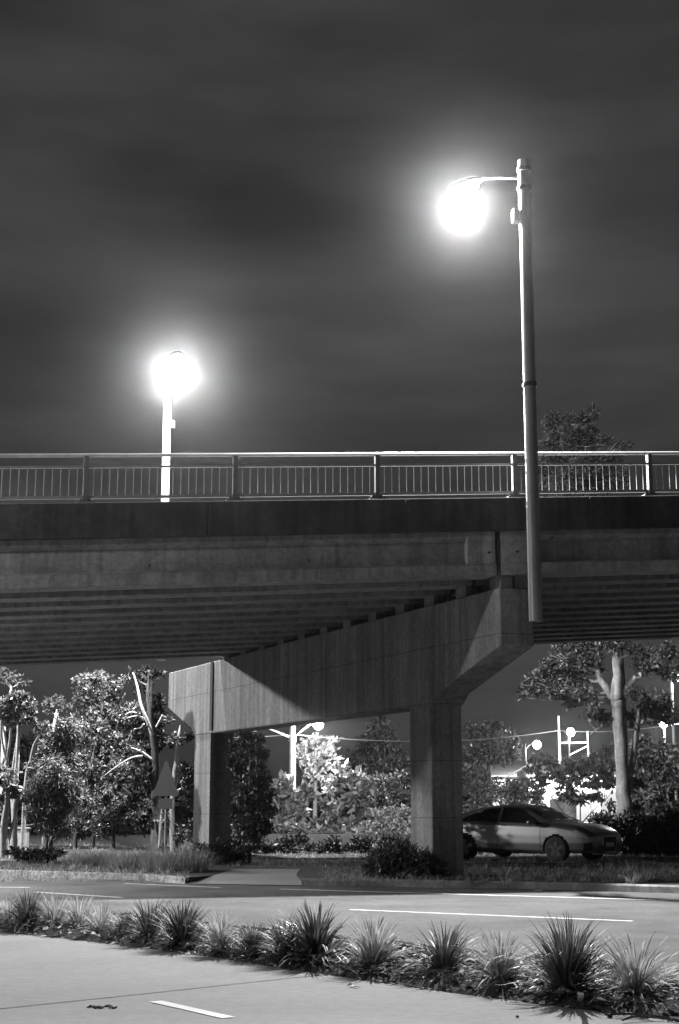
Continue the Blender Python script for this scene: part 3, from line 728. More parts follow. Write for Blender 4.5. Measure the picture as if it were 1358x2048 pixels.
t = thing('pale_dead_limb', 'pale bare limb rising through the foliage left of the far column', 'tree branch', atY(268, 1440, 49.3))
b = MB()
for path, r0 in (([(305, 1470), (294, 1440), (282, 1410), (275, 1375), (266, 1345)], .07), ([(294, 1440), (275, 1432), (255, 1436)], .04), ([(285, 1512), (262, 1516), (235, 1532), (208, 1552)], .04), ([(288, 1448), (280, 1456), (268, 1458)], .035), ([(305, 1520), (285, 1504), (262, 1495)], .04), ([(280, 1428), (262, 1424), (250, 1430)], .035)):
    p = smooth_path([atY(x, y, 49.3+random.uniform(-.2, .2)) for x, y in path], 4); b.tube(p, [r0*(1-.6*i/len(p)) for i in range(len(p))], 7)
b.build('limb', M['palebark'], t, smooth=True)
st_ = plant('bare_stump_tree', 'broken pale trunk with bare curved branches beside the far column', 'tree', 47.5,
      [(350, 1480, 16, 18), (378, 1460, 14, 20), (345, 1640, 18, 26), (372, 1660, 22, 30), (378, 1560, 14, 24), (338, 1440, 12, 10), (340, 1690, 16, 20), (385, 1610, 16, 30), (365, 1530, 16, 20)],
      [[(346, 1730, 5.5), (344, 1640, 5), (346, 1580, 4.6), (352, 1520, 4.2), (357, 1480, 3.8), (363, 1450, 3)], [(350, 1575, 2.6), (362, 1548, 2.2), (376, 1528, 2), (392, 1516, 1.6)], [(350, 1592, 2.2), (366, 1572, 1.8), (380, 1545, 1.6), (395, 1528, 1.2)], [(352, 1582, 2.4), (372, 1574, 2), (394, 1564, 1.8)], [(356, 1600, 2), (370, 1592, 1.6), (382, 1582, 1)], [(318, 1700, 2.6), (322, 1640, 2.4), (325, 1610, 2)], [(312, 1455, 2), (320, 1440, 2), (325, 1430, 1.6)]],
      leaf=.14, dens=.9, lm='leaf_mid', bm='palebark', group=GL, limbs=False)
for k_, (x_, y_) in enumerate(((-10, 1440), (48, 1470), (105, 1452), (165, 1440), (225, 1430), (285, 1420))):
    cl_ = [(x_+random.uniform(-24, 24), yy+random.uniform(-8, 8), 26, 22) for yy in range(y_+16, 1680, 22) for _ in (0, 1)]
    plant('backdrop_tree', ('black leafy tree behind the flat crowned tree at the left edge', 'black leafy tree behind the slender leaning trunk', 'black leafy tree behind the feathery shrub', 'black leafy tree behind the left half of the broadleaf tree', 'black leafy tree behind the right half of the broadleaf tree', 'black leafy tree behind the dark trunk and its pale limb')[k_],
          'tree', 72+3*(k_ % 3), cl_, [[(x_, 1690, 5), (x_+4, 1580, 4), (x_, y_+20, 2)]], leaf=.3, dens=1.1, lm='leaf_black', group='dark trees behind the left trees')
# verge growth at the left
plant('low_hedge', 'low dark hedge on the grass at the left edge', 'hedge', 39.5, [(x, 1708+random.uniform(-2, 2), 16, 9) for x in range(30, 125, 12)], leaf=.12, dens=1.8, lm='leaf_mid')
vb = [('big grassy shrub on the kerb left of the driveway', 34.5, [(345, 1735, 24, 22), (370, 1728, 22, 24), (320, 1730, 22, 18), (390, 1738, 18, 18)], 'weed'),
      ('pale weedy shrub in the middle of the left verge', 36.5, [(255, 1728, 20, 16), (270, 1718, 16, 14), (240, 1735, 18, 10)], 'weed'),
      ('low weedy shrub under the broadleaf tree on the left verge', 38.5, [(190, 1715, 24, 14), (215, 1722, 20, 12), (160, 1718, 18, 10)], 'weed'),
      ('rounded shrub between the sign post and the weedy verge', 37.5, [(300, 1715, 18, 16), (285, 1725, 14, 12)], 'weed'),
      ('dark shrub at the foot of the far column', 38.5, [(405, 1715, 20, 16), (440, 1712, 24, 18), (470, 1718, 20, 14)], 'leaf_dark'),
      ('dark round shrub at the foot of the near column', 31.2, [(770, 1722, 26, 22), (800, 1712, 24, 22), (838, 1722, 26, 18), (750, 1738, 18, 12), (870, 1735, 18, 14)], 'leaf_mid')]
# centre, beyond the bridge
GC = 'trees and shrubs between the two columns'
plant('leafy_tree', 'dark leafy young tree just right of the far column', 'tree', 40.5,
      [(490, 1466, 18, 12), (510, 1478, 16, 12), (500, 1510, 26, 26), (515, 1550, 26, 28), (490, 1580, 26, 30), (520, 1600, 26, 28), (500, 1640, 32, 28), (535, 1640, 20, 24), (470, 1520, 16, 30)], [[(495, 1690, 5), (498, 1600, 4), (500, 1500, 3)]], leaf=.14, dens=1.3, lm='leaf_mid', group=GC)
for yy, lb in ((42.3, 'dark young tree added behind the one by the far column to shade the car'), (39.2, 'foremost dark young tree added to shade the car, between the far column and the driveway')):
    plant('leafy_tree', lb, 'tree', yy, [(494, 1480, 16, 14), (503, 1510, 24, 26), (512, 1550, 24, 28), (494, 1590, 26, 30), (516, 1610, 24, 28), (500, 1650, 30, 28), (490, 1680, 26, 24)], [[(497, 1700, 5), (500, 1600, 4), (502, 1500, 3)]], leaf=.14, dens=1.3, lm='leaf_mid', group=GC, depth=1.6)  # added trees, placed to block the side lamp from the car
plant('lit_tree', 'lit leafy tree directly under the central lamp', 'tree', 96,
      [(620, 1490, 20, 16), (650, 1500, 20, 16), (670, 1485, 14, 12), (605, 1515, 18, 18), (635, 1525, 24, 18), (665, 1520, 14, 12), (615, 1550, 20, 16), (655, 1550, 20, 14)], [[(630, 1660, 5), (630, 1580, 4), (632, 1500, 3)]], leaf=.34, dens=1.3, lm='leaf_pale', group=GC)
cone = []
for k in range(9):
    y = 1418+k*17; w = 14+k*7.5
    cone += [(755+random.uniform(-8, 8)-w*.5, y+5, w*.6, 8), (755+w*.55, y+random.uniform(-2, 6), w*.6, 8), (755, y, w*.6, 9)]
plant('conifer', 'big dark layered conifer behind the lit shrubs', 'tree', 104, cone, [[(752, 1680, 6), (754, 1560, 5), (756, 1420, 2)]], leaf=.34, dens=1.2, lm='leaf_dark', group=GC, aspect=.25, droop=.1)
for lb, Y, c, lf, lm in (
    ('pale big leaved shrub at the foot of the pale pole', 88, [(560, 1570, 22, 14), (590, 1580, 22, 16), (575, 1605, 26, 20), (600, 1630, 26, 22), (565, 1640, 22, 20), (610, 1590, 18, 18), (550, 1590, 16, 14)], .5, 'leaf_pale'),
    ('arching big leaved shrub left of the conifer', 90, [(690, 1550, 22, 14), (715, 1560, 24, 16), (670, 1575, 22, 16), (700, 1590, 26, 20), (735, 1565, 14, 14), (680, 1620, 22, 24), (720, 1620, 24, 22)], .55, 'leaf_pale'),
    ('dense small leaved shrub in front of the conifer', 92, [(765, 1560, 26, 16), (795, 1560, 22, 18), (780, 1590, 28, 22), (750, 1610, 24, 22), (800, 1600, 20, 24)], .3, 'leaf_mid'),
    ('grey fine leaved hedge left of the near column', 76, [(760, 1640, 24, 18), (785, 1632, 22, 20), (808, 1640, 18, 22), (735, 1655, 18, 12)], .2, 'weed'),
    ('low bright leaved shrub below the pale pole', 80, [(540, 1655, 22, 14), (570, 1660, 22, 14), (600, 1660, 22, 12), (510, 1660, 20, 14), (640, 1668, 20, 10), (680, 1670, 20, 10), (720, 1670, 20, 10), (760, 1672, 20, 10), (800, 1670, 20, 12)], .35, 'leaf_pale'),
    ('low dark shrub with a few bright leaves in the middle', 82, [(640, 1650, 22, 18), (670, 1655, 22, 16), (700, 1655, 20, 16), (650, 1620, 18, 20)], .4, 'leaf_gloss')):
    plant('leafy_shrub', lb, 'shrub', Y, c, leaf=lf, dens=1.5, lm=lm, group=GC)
# right
GRt = 'trees beyond the parked car'
plant('round_tree', 'rounded dim tree right of the near column', 'tree', 118,
      [(955, 1465, 24, 20), (980, 1455, 26, 18), (1005, 1475, 24, 20), (960, 1500, 26, 24), (1000, 1510, 30, 24), (1025, 1500, 18, 20), (940, 1530, 20, 30)], [[(975, 1660, 6), (978, 1560, 5), (978, 1480, 3)]], leaf=.4, dens=1.5, lm='leaf_mid', group=GRt)
for lb, Y, c, lf, lm in (
    ('dark shrub with pale glints just right of the near column', 84, [(945, 1560, 22, 24), (960, 1590, 24, 24), (940, 1610, 20, 20), (975, 1560, 16, 16)], .32, 'leaf_mid'),
    ('grey rounded shrub in front of the bright warehouse wall', 80, [(1010, 1575, 26, 18), (1040, 1575, 24, 20), (1060, 1590, 22, 20), (1020, 1600, 30, 16), (1080, 1600, 18, 14)], .22, 'leaf_mid'),
    ('black shrub with ragged gaps before the bright warehouse wall', 94, [(1110, 1528, 30, 12), (1150, 1530, 30, 14), (1085, 1520, 18, 10), (1190, 1520, 26, 16), (1215, 1540, 16, 16), (1165, 1560, 20, 10), (1185, 1580, 20, 14), (1215, 1500, 16, 14), (1100, 1545, 24, 10), (1135, 1552, 22, 10), (1205, 1560, 14, 14), (1150, 1575, 12, 20), (1165, 1598, 26, 12), (1210, 1600, 20, 12), (1070, 1535, 16, 8), (1135, 1600, 14, 10), (1075, 1562, 14, 16), (1160, 1545, 26, 12), (1128, 1574, 14, 14), (1195, 1545, 22, 10), (1090, 1570, 12, 12), (1225, 1575, 10, 16)], .4, 'leaf_dark'),
    ('tangled dark shrub to the right of the pale trunk', 66, [(1290, 1500, 30, 26), (1330, 1510, 30, 26), (1310, 1550, 36, 30), (1350, 1570, 30, 30), (1285, 1590, 26, 26), (1330, 1610, 34, 20)], .26, 'leaf_mid'),
    ('sprawling shrub at the right edge behind the car', 60, [(1300, 1632, 36, 20), (1345, 1630, 34, 22), (1385, 1620, 34, 34), (1260, 1640, 24, 14)], .22, 'leaf_mid')):
    plant('leafy_shrub', lb, 'shrub', Y, c, leaf=lf, dens=1.3, lm=lm, group=GRt)
plant('low_hedge', 'long low dark undergrowth added to darken the shade under the bridge between the columns', 'hedge', 47, [(x, 1698+random.uniform(-4, 4), 20, 24) for x in range(436, 1010, 17)], leaf=.15, dens=.8, lm='leaf_dark')  # added dark row standing in for the black shade on the ground
plant('black_hedge', 'low black hedge along the verge right of the car', 'hedge', 46, [(x, 1662+random.uniform(-4, 4)-(x-1100)*.03, 22, 26) for x in range(1190, 1460, 18)]+[(x, 1700, 22, 22) for x in range(1190, 1460, 18)], leaf=.16, dens=1.6, lm='leaf_dark')
plant('gum_tree', 'large pale barked gum tree with a thick mottled trunk right of the car', 'tree', 56,
      [(1070, 1365, 26, 20), (1055, 1385, 22, 16), (1095, 1345, 26, 20), (1120, 1320, 26, 18), (1110, 1375, 30, 20), (1145, 1345, 28, 22), (1145, 1400, 26, 16), (1175, 1385, 26, 20), (1160, 1320, 24, 18), (1190, 1330, 20, 18), (1185, 1420, 22, 14), (1215, 1435, 18, 14), (1290, 1330, 24, 16), (1280, 1390, 26, 22), (1320, 1400, 26, 24), (1345, 1340, 26, 20), (1300, 1430, 26, 22), (1345, 1430, 20, 20), (1270, 1300, 26, 18), (1330, 1300, 26, 16), (1210, 1290, 40, 20), (1150, 1280, 40, 22), (1270, 1440, 14, 20)],
      [[(1252, 1640, 17), (1247, 1600, 14.5), (1243, 1540, 12.5), (1240, 1480, 12.5), (1236, 1420, 12.5), (1233, 1395, 14), (1236, 1350, 10), (1230, 1290, 9), (1228, 1200, 7)],
       [(1226, 1405, 7), (1212, 1375, 7.5), (1198, 1355, 6.5), (1190, 1320, 5), (1186, 1280, 4)],
       [(1246, 1400, 6), (1254, 1378, 6.5), (1266, 1360, 6), (1272, 1352, 5)], [(1270, 1356, 2), (1285, 1353, 1.6), (1298, 1346, 1.4)],
       [(1256, 1560, 7), (1266, 1520, 6.5), (1270, 1480, 5), (1276, 1440, 4), (1280, 1400, 3)],
       [(1216, 1452, 2), (1195, 1458, 1.8), (1180, 1470, 1.2)]],
      leaf=.19, dens=1.7, lm='leaf_gum', bm='gumbark', group=GRt, limbs=True, gz=0)
plant('tall_background_tree', 'feathery tree top showing above the railing right of the lamp pole', 'tree', 58,
      [(1110, 850, 24, 18), (1140, 838, 20, 16), (1160, 845, 22, 18), (1188, 825, 8, 18), (1180, 860, 22, 16), (1125, 875, 30, 18), (1165, 885, 34, 16), (1210, 885, 20, 10), (1240, 888, 22, 7), (1105, 830, 10, 12), (1130, 915, 34, 20), (1175, 925, 34, 20), (1215, 925, 24, 16), (1140, 960, 40, 22), (1195, 965, 38, 22), (1100, 890, 18, 22), (1235, 955, 22, 20), (1095, 940, 24, 30), (1150, 1020, 60, 40), (1150, 1110, 60, 50)],
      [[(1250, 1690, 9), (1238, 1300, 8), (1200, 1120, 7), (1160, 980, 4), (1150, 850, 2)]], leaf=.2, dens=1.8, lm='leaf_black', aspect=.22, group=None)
# far belt of trees, one dark mass along the horizon
cl = []
for i in range(120):
    x = -95+i*1.75+random.uniform(-1, 1); y = 165+random.uniform(-8, 8)
    h = 3.2+1.6*math.sin(i*.7)+random.uniform(0, 1.6)
    cl.append(((x, y, h*.5), (2.0, 2.0, h*.5+.4)))
V, F = foliage_arrays(cl, .8, 26000, .2, .5)
V[:, 2] = np.maximum(V[:, 2], 0)
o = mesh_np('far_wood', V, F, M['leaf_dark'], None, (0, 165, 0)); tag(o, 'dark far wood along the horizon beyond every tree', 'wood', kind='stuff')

# ------------------------------------------------------------------ grass and weeds
def blades(pts, n_each, hmin, hmax, w, spread=.05, lean=.5, seg=3):
    Vs = []; Fs = []; base = 0
    for (x, y, z) in pts:
        for _ in range(n_each):
            a = random.uniform(0, 2*math.pi); r = random.uniform(0, spread); h = random.uniform(hmin, hmax)
            el = random.uniform(.9-lean, 1.0)*math.pi/2; p = Vector((x+r*math.cos(a), y+r*math.sin(a), z))
            dirh = Vector((math.cos(a), math.sin(a), 0)); side = Vector((-math.sin(a+random.uniform(-.6, .6)), math.cos(a), 0))
            row = []
            for k in range(seg+1):
                ww = w*(1-k/seg*.85); row += [p-side*ww, p+side*ww]
                e = el-(k+1)/seg*random.uniform(.2, .6)
                p = p+(dirh*math.cos(e)+Vector((0, 0, math.sin(e))))*h/seg
            Vs += row; Fs += [(base+2*k, base+2*k+1, base+2*k+3, base+2*k+2) for k in range(seg)]; base += 2*(seg+1)
    return np.array([tuple(v) for v in Vs]), np.array(Fs)
pts = []
for _ in range(4600):
    px = random.uniform(-40, 1400); py = random.uniform(1690, 1764)
    if 380 < px < 640 and py > 1735: continue
    p = gr(px, py+0)
    if px < 380 and random.random() < .35: continue
    pts.append((p.x, p.y, 0))
kk = 0
V, F = blades(pts, 9, .04, .16, .006, .1, .6)
o = mesh_np('verge_grass', V, F, M['weed'], None, (0, 30, 0)); tag(o, 'rough grass along the verge behind the far kerb', 'grass', kind='stuff')
for lb, Y, c, lm in vb:
    if lm != 'weed': plant('verge_shrub', lb, 'shrub', Y, [(x, y, r*1.2, q*1.3) for x, y, r, q in c], leaf=.13, dens=2.0, lm=lm, aspect=.22, droop=-.2); continue
    bp = []
    for x, y, r, q in c:
        for _ in range(int(r*2.2)):
            p = atY(x, 1700, Y); bp.append((p.x+random.gauss(0, r*.55)*Y/FPX, Y+random.gauss(0, .35), 0))
    hh = max(q for x, y, r, q in c)*2.3*Y/FPX
    V, F = blades(bp, 16, hh*.35, hh*1.1, .007, .14, .55, 4)
    o = mesh_np('verge_shrub', V, F, M['weed'], None, (bp[0][0], Y, 0)); tag(o, lb, 'shrub', 'weedy growth on the left verge')
def weed(px, py, h, label, n=26, m='weed', w=.008, group='tall weeds behind the far kerb'):
    p = gr(px, py); V, F = blades([(p.x, p.y, 0)], n, h*.6, h, w, .12, .35, 4)
    o = mesh_np('weed_clump', V, F, M[m], None, (p.x, p.y, 0)); tag(o, label, 'weed', group)
for px, py, h, lb in ((965, 1748, .42, 'tall pale weed clump below the hidden rear of the car'), (1010, 1750, .3, 'short weed clump under the car sill'), (1045, 1746, .34, 'weed clump just left of the front wheel'), (1160, 1745, .3, 'weed clump right of the front wheel'), (1212, 1742, .35, 'single upright weed under the car bumper'), (1262, 1742, .3, 'small weed clump right of the bumper'), (905, 1752, .32, 'weed clump beside the near column shrub'), (1285, 1765, .42, 'pale drooping tussock at the kerb near the white litter'), (1260, 1768, .3, 'flattened dry tussock on the kerb left of the drooping one'), (1010, 1768, .3, 'thin stalk on the kerb below the car')):
    weed(px, py, h, lb, 34 if 'tussock' in lb else 20)

# tussocks of the garden bed
def tussock_mesh(name, n, hmax, m, w=.0065, lean=.62, seed=0):
    random.seed(seed); Vs = []; Fs = []; base = 0; seg = 6; sig = random.uniform(.38, .66); cv = random.uniform(.7, 1.3)
    for _ in range(n):
        a = random.uniform(0, 2*math.pi); r = random.uniform(0, .07); h = hmax*random.uniform(.6, 1.15)
        tilt = min(abs(random.gauss(0, sig)), 1.2)
        if random.random() < .16: tilt = random.uniform(.9, 1.45); h *= .8
        p = Vector((r*math.cos(a), r*math.sin(a), 0)); dh = Vector((math.cos(a), math.sin(a), 0))
        tw = random.uniform(-.5, .5); side = Vector((-math.sin(a+tw), math.cos(a+tw), 0)); cur = random.uniform(.5, 1.6)*(.35+tilt)*cv
        for k in range(seg+1):
            f = k/seg; ww = w*random.uniform(.95, 1.05)*(1-f**2.2)+.0012
            Vs += [p-side*ww, p+side*ww]
            e = math.pi/2-tilt-cur*f*f*1.4
            p = p+(dh*math.cos(e)+Vector((0, 0, math.sin(e))))*h/seg
        Fs += [(base+2*k, base+2*k+1, base+2*k+3, base+2*k+2) for k in range(seg)]; base += 2*(seg+1)
    V = np.array([tuple(v) for v in Vs]); V[:, 2] = np.maximum(V[:, 2], .0)
    return V, np.array(Fs)
random.seed(21)
GT = 'grass tussocks planted along the garden bed'
tus = [(20, 1848, 60, 'pale', 'pale tussock at the far left end of the bed'), (58, 1852, 72, 'dark', 'dark tussock at the left edge, second in the row'),
       (108, 1853, 66, 'pale2', 'pale tussock right of the leftmost dark one'), (158, 1858, 68, 'pale', 'wide pale tussock with crossing blades, fourth from the left'),
       (205, 1864, 62, 'pale2', 'pale spiky tussock before the first dark pair'), (252, 1870, 50, 'dark2', 'short dark tussock tucked left of the dark pair'),
       (300, 1878, 84, 'dark', 'dark tussock, left one of the dark pair'), (365, 1888, 84, 'dark2', 'dark tussock, right one of the dark pair'),
       (442, 1900, 80, 'pale2', 'pale upright tussock left of the small dark one'), (508, 1908, 62, 'dark', 'small dark tussock between the pale and the tall dark ones'),
       (572, 1915, 84, 'dark2', 'broad dark tussock leaning on the tallest one'), (634, 1918, 112, 'dark', 'tall dark spiky tussock in the middle of the bed'),
       (745, 1934, 100, 'pale', 'pale fountain shaped tussock right of the middle'), (888, 1948, 106, 'dark2', 'dark tussock standing before the pale kerb end'),
       (1000, 1964, 98, 'pale2', 'pale tussock left of the biggest dark one'), (1135, 1984, 148, 'dark', 'biggest dark tussock at the right of the bed'),
       (1272, 1992, 118, 'pale', 'large pale tussock near the right edge'), (1335, 1988, 62, 'pale2', 'small ragged pale tussock cut by the right edge')]
for i_, (px, py, hp, key, lb) in enumerate(tus):
    p = gr(px, py, .06); sc = hp*p.y/FPX/.54
    V, F = tussock_mesh(key, int(random.uniform(230, 400)), .5, None, w=random.uniform(.005, .008), seed=100+i_*7)
    random.seed(500+i_*11)
    o = mesh_np('grass_tussock', V, F, M['blade_dark' if 'dark' in key else 'blade_pale'], None, (0, 0, 0))
    o.location = p; o.rotation_euler = (random.uniform(-.16, .16), random.uniform(-.16, .16), random.uniform(0, 6.28))
    wx = random.uniform(1.15, 1.45) if hp < 140 else 1.12
    o.scale = (sc*wx, sc*wx, sc*.98); tag(o, lb, 'tussock', GT)
# mulch and leaf litter
n = 20000; Vs = []; 
uu = RNG.uniform(0.0, 1, n); vv = RNG.uniform(-.03, .97, n)
Vn = []
for i in range(n):
    u = .35+.63*uu[i] if True else uu[i]
    p = bed_pt(u, max(0.001, vv[i])); p.z += random.uniform(.0, .045)
    if vv[i] < 0: p = lerp_line(near, u)+Vector((-.05, -.1, .012))*random.random(); p.z = .012
    L = random.uniform(.02, .11) if random.random() < .85 else random.uniform(.1, .22); w = L*random.uniform(.12, .5) if L < .11 else random.uniform(.006, .012)
    a = random.uniform(0, 6.28); t = random.uniform(-.5, .5)
    d = Vector((math.cos(a)*math.cos(t), math.sin(a)*math.cos(t), math.sin(t)*.7)); s = d.cross(Vector((random.uniform(-.5, .5), random.uniform(-.5, .5), 1))).normalized()
    Vn += [p-d*L/2, p+s*w/2+Vector((0, 0, L*.12)), p+d*L/2, p-s*w/2]
V = np.array([tuple(q) for q in Vn]); V[:, 2] = np.maximum(V[:, 2], .006)
o = mesh_np('mulch', V, np.arange(len(V)).reshape(-1, 4), M['chips'], None, (0, 14, 0)); tag(o, 'bark mulch and fallen leaves covering the garden bed', 'mulch', kind='stuff')
# loose pieces
def bit(name, label, cat, px, py, L, w, h, m, z=0, rz=0.0, group=None, n=9):
    p = gr(px, py, z); b = MB(); vs = []; top_ = []
    for k in range(n):
        a = 2*math.pi*k/n; r = random.uniform(.7, 1.1); q = Vector((math.cos(a)*L/2*r, math.sin(a)*w/2*r, 0)); q.rotate(Matrix.Rotation(rz, 3, 'Z'))
        vs.append(p+q+Vector((0, 0, .004))); top_.append(p+q*.55+Vector((0, 0, h*random.uniform(.6, 1.1))))
    b.add(vs+top_, [tuple(range(n))[::-1], tuple(range(n, 2*n))]+[(i, (i+1) % n, n+(i+1) % n, n+i) for i in range(n)])
    o = b.build(name, m, origin=p); return tag(o, label, cat, group)
bit('litter', 'crumpled white litter on the verge at the right', 'litter', 1241, 1756, .22, .12, .08, M['litter'])
bit('litter', 'small white scrap on the road by the far kerb', 'litter', 1100, 1779, .15, .10, .07, M['litter'], ZR)
bit('litter', 'thin white scrap lying left of the small kerb scrap', 'litter', 1078, 1782, .2, .05, .02, M['litter'], ZR)
bit('stone', 'pale stone at the bed edge below the tall dark tussock', 'stone', 690, 1946, .12, .08, .05, M['stone'])
bit('stone', 'pale flat stone in the mulch left of the pale fountain tussock', 'stone', 626, 1932, .12, .08, .07, M['stone'])
bit('stone', 'dark pebble on the path near the right lower edge', 'stone', 1219, 2036, .05, .04, .03, M['crack'])
bit('stone', 'tiny dark pebble on the path left of the sticks', 'stone', 1035, 2036, .03, .03, .02, M['crack'])
b = MB(); p = gr(706, 1975); vs = [p+Vector(q) for q in ((-.06, .02, .01), (-.02, .05, .035), (.0, .02, .02), (-.03, -.01, .012), (.07, -.035, .006), (.02, -.05, .02))]
b.add(vs, [(0, 3, 2, 1), (3, 5, 4, 2)]); o = b.build('fallen_leaf', M['leaf_dark'], origin=p); tag(o, 'curled dark fallen leaf lying on the path', 'leaf')
b = MB()
for k in range(16):
    p = gr(178+random.uniform(0, 55), 2013+random.uniform(-2, 3), .008); a = random.uniform(0, 3.1); d = Vector((math.cos(a), math.sin(a), .2))*random.uniform(.01, .025)
    b.tube([p-d, p+d], .006, 5)
o = b.build('twig_scatter', M['bark'], origin=gr(205, 2013)); tag(o, 'little scatter of crumbled twigs on the path left of the painted dash', 'twigs')
for x0_, y0_, x1__, y1__, lb in ((1210, 2029, 1340, 2036, 'long dark stick lying on the path edge at the lower right'), (1245, 2040, 1310, 2034, 'short stick crossing below the long one'), (1290, 2022, 1400, 2020, 'stick poking from the mulch by the right edge')):
    a, c = gr(x0_, y0_, .02), gr(x1__, y1__, .025); b = MB(); b.tube(smooth_path([a, a.lerp(c, .4)+Vector((0, .03, .01)), c], 4), .009, 6)
    o = b.build('stick', M['bark'], origin=a); tag(o, lb, 'stick')
b = MB(); a = gr(1165, 1968, .25); 
for off in (0,):
    pp = smooth_path([gr(1160, 1985, .22), gr(1162, 1992, .14), gr(1158, 2005, .04)], 4)
    nrm = Vector((.022, 0, 0)); vs = []
    for q in pp: vs += [q-nrm, q+nrm]
    b.add(vs, [(2*i, 2*i+2, 2*i+3, 2*i+1) for i in range(len(pp)-1)])
o = b.build('dead_leaf', M['stone'], origin=a); tag(o, 'pale dead leaf hanging from the biggest dark tussock', 'leaf')

# ------------------------------------------------------------------ the parked car
def cr1(xs, ys, x):                               # monotone-ish catmull through stations
    i = max(0, min(len(xs)-2, int(np.searchsorted(xs, x)-1))); x0, x1 = xs[i], xs[i+1]; t = (x-x0)/(x1-x0)
    def tn(k):
        if k <= 0: return (ys[1]-ys[0])/(xs[1]-xs[0])
        if k >= len(xs)-1: return (ys[-1]-ys[-2])/(xs[-1]-xs[-2])
        return (ys[k+1]-ys[k-1])/(xs[k+1]-xs[k-1])
    m0, m1 = tn(i)*(x1-x0), tn(i+1)*(x1-x0)
    return (2*t**3-3*t*t+1)*ys[i]+(t**3-2*t*t+t)*m0+(-2*t**3+3*t*t)*ys[i+1]+(t**3-t*t)*m1
# x forward; columns: x, half width, bottom z, belt z, roof z, roof half width
ST_ = [(-2.28, .62, .42, .80, .93, .45), (-2.18, .78, .32, .92, 1.02, .60), (-1.9, .86, .25, .98, 1.11, .64), (-1.45, .90, .22, .985, 1.26, .59), (-.95, .91, .20, .98, 1.37, .58), (-.4, .91, .19, .965, 1.435, .585), (.1, .91, .19, .95, 1.43, .58),
       (.5, .91, .19, .94, 1.33, .59), (.9, .91, .19, .925, 1.13, .64), (1.15, .905, .20, .92, 1.02, .70), (1.5, .90, .22, .89, .97, .66), (1.85, .87, .22, .84, .92, .62), (2.1, .82, .23, .72, .82, .58), (2.25, .72, .26, .66, .73, .54), (2.31, .58, .30, .60, .66, .46)]
XS = [s[0] for s in ST_]
def section(x):
    w, zb0, zbelt, zr_, wr = [cr1(XS, [s[k] for s in ST_], x) for k in range(1, 6)]
    pts = [(0, zb0), (w*.86, zb0), (w*.965, zb0+.08), (w, zb0+.26), (w*.995, (zb0+zbelt)/2+.10), (w*.97, zbelt-.05), (w*.93, zbelt), (wr+(w*.93-wr)*.52, zbelt+(zr_-zbelt)*.5), (wr+.03, zr_-.05*min(1, (zr_-zbelt)/.3)), (wr*.75, zr_-.004), (wr*.4, zr_+.012), (0, zr_+.016)]
    return pts
def cs(pts, t):
    n = len(pts)-1; u = t*n; i = min(n-1, int(u)); f = u-i
    p0, p1, p2, p3 = pts[max(i-1, 0)], pts[i], pts[i+1], pts[min(i+2, n)]
    return tuple(.5*((2*p1[k])+(p2[k]-p0[k])*f*.8+(-2*p1[k]+2*p2[k])*0*f) if False else p1[k]+(p2[k]-p1[k])*(f*f*(3-2*f)*.35+f*.65) for k in (0, 1))
def S(x, t, side=1):
    y, z = cs(section(x), t); return Vector((x, y*side, z))
NX, NT = 150, 44
carpos = gr(1116, 1724); phi = R(-41)
# place so that the right... front left wheel touches the surveyed point
car = thing('parked_car', 'silver sedan parked under the overpass, facing right toward the street', 'car', (0, 0, 0), rz=phi)
off = Matrix.Rotation(phi, 3, 'Z') @ Vector((1.36*1.12, -.88, 0)); car.scale = (1.12, 1.10, 1.05); car.location = Vector((carpos.x, carpos.y, 0))-off
b = MB(); vs = []
grid = []
for i in range(NX+1):
    x = XS[0]+(XS[-1]-XS[0])*i/NX
    ring = [S(x, j/NT, 1) for j in range(NT+1)]+[S(x, j/NT, -1) for j in range(NT-1, 0, -1)]
    grid.append(ring)
nr = len(grid[0]); vs = [q for ring in grid for q in ring]; fs = []
for i in range(NX):
    for j in range(nr):
        ids = (i*nr+j, (i+1)*nr+j, (i+1)*nr+(j+1) % nr, i*nr+(j+1) % nr)
        c = sum((vs[k] for k in ids), Vector((0, 0, 0)))/4
        if abs(c.y) > .45 and any((c.x-wx)**2+(c.z-.33)**2 < .365**2 for wx in (-1.33, 1.36)): continue
        fs.append(ids)
fs += [tuple(range(nr)), tuple(NX*nr+k for k in range(nr))[::-1]]
b.add(vs, fs); b.build('body', M['carpaint'], car, smooth=True, local=True)
b = MB(); b.box((-1.9, -.74, .24), (1.9, .74, .7)); b.build('underbody', M['plastic'], car, local=True)
def patch(name, fx, t0, t1, side, m, off=.006, nx=24, nt=8, par=None):
    """fx(t) -> (x0,x1) for the given section parameter; sides -1/1, or 0 for both mirrored across"""
    b = MB(); vs = []
    for j in range(nt+1):
        t = t0+(t1-t0)*j/nt; xa, xb = fx((t-t0)/(t1-t0))
        for i in range(nx+1):
            x = xa+(xb-xa)*i/nx; p = S(x, t, side); e = .004
            n = (S(x+e, t, side)-S(x-e, t, side)).cross(S(x, min(t+e, 1), side)-S(x, t-e, side)); n.normalize()
            if n.y*side < 0: n = -n
            if abs(p.y) < .02 and n.z < 0: n = -n
            vs.append(p+n*off)
    b.add(vs, [(j*(nx+1)+i, j*(nx+1)+i+1, (j+1)*(nx+1)+i+1, (j+1)*(nx+1)+i) for j in range(nt) for i in range(nx)])
    return b.build(name, m, par or car, smooth=True, local=True)
TB, TR = 6.12/11, 7.78/11
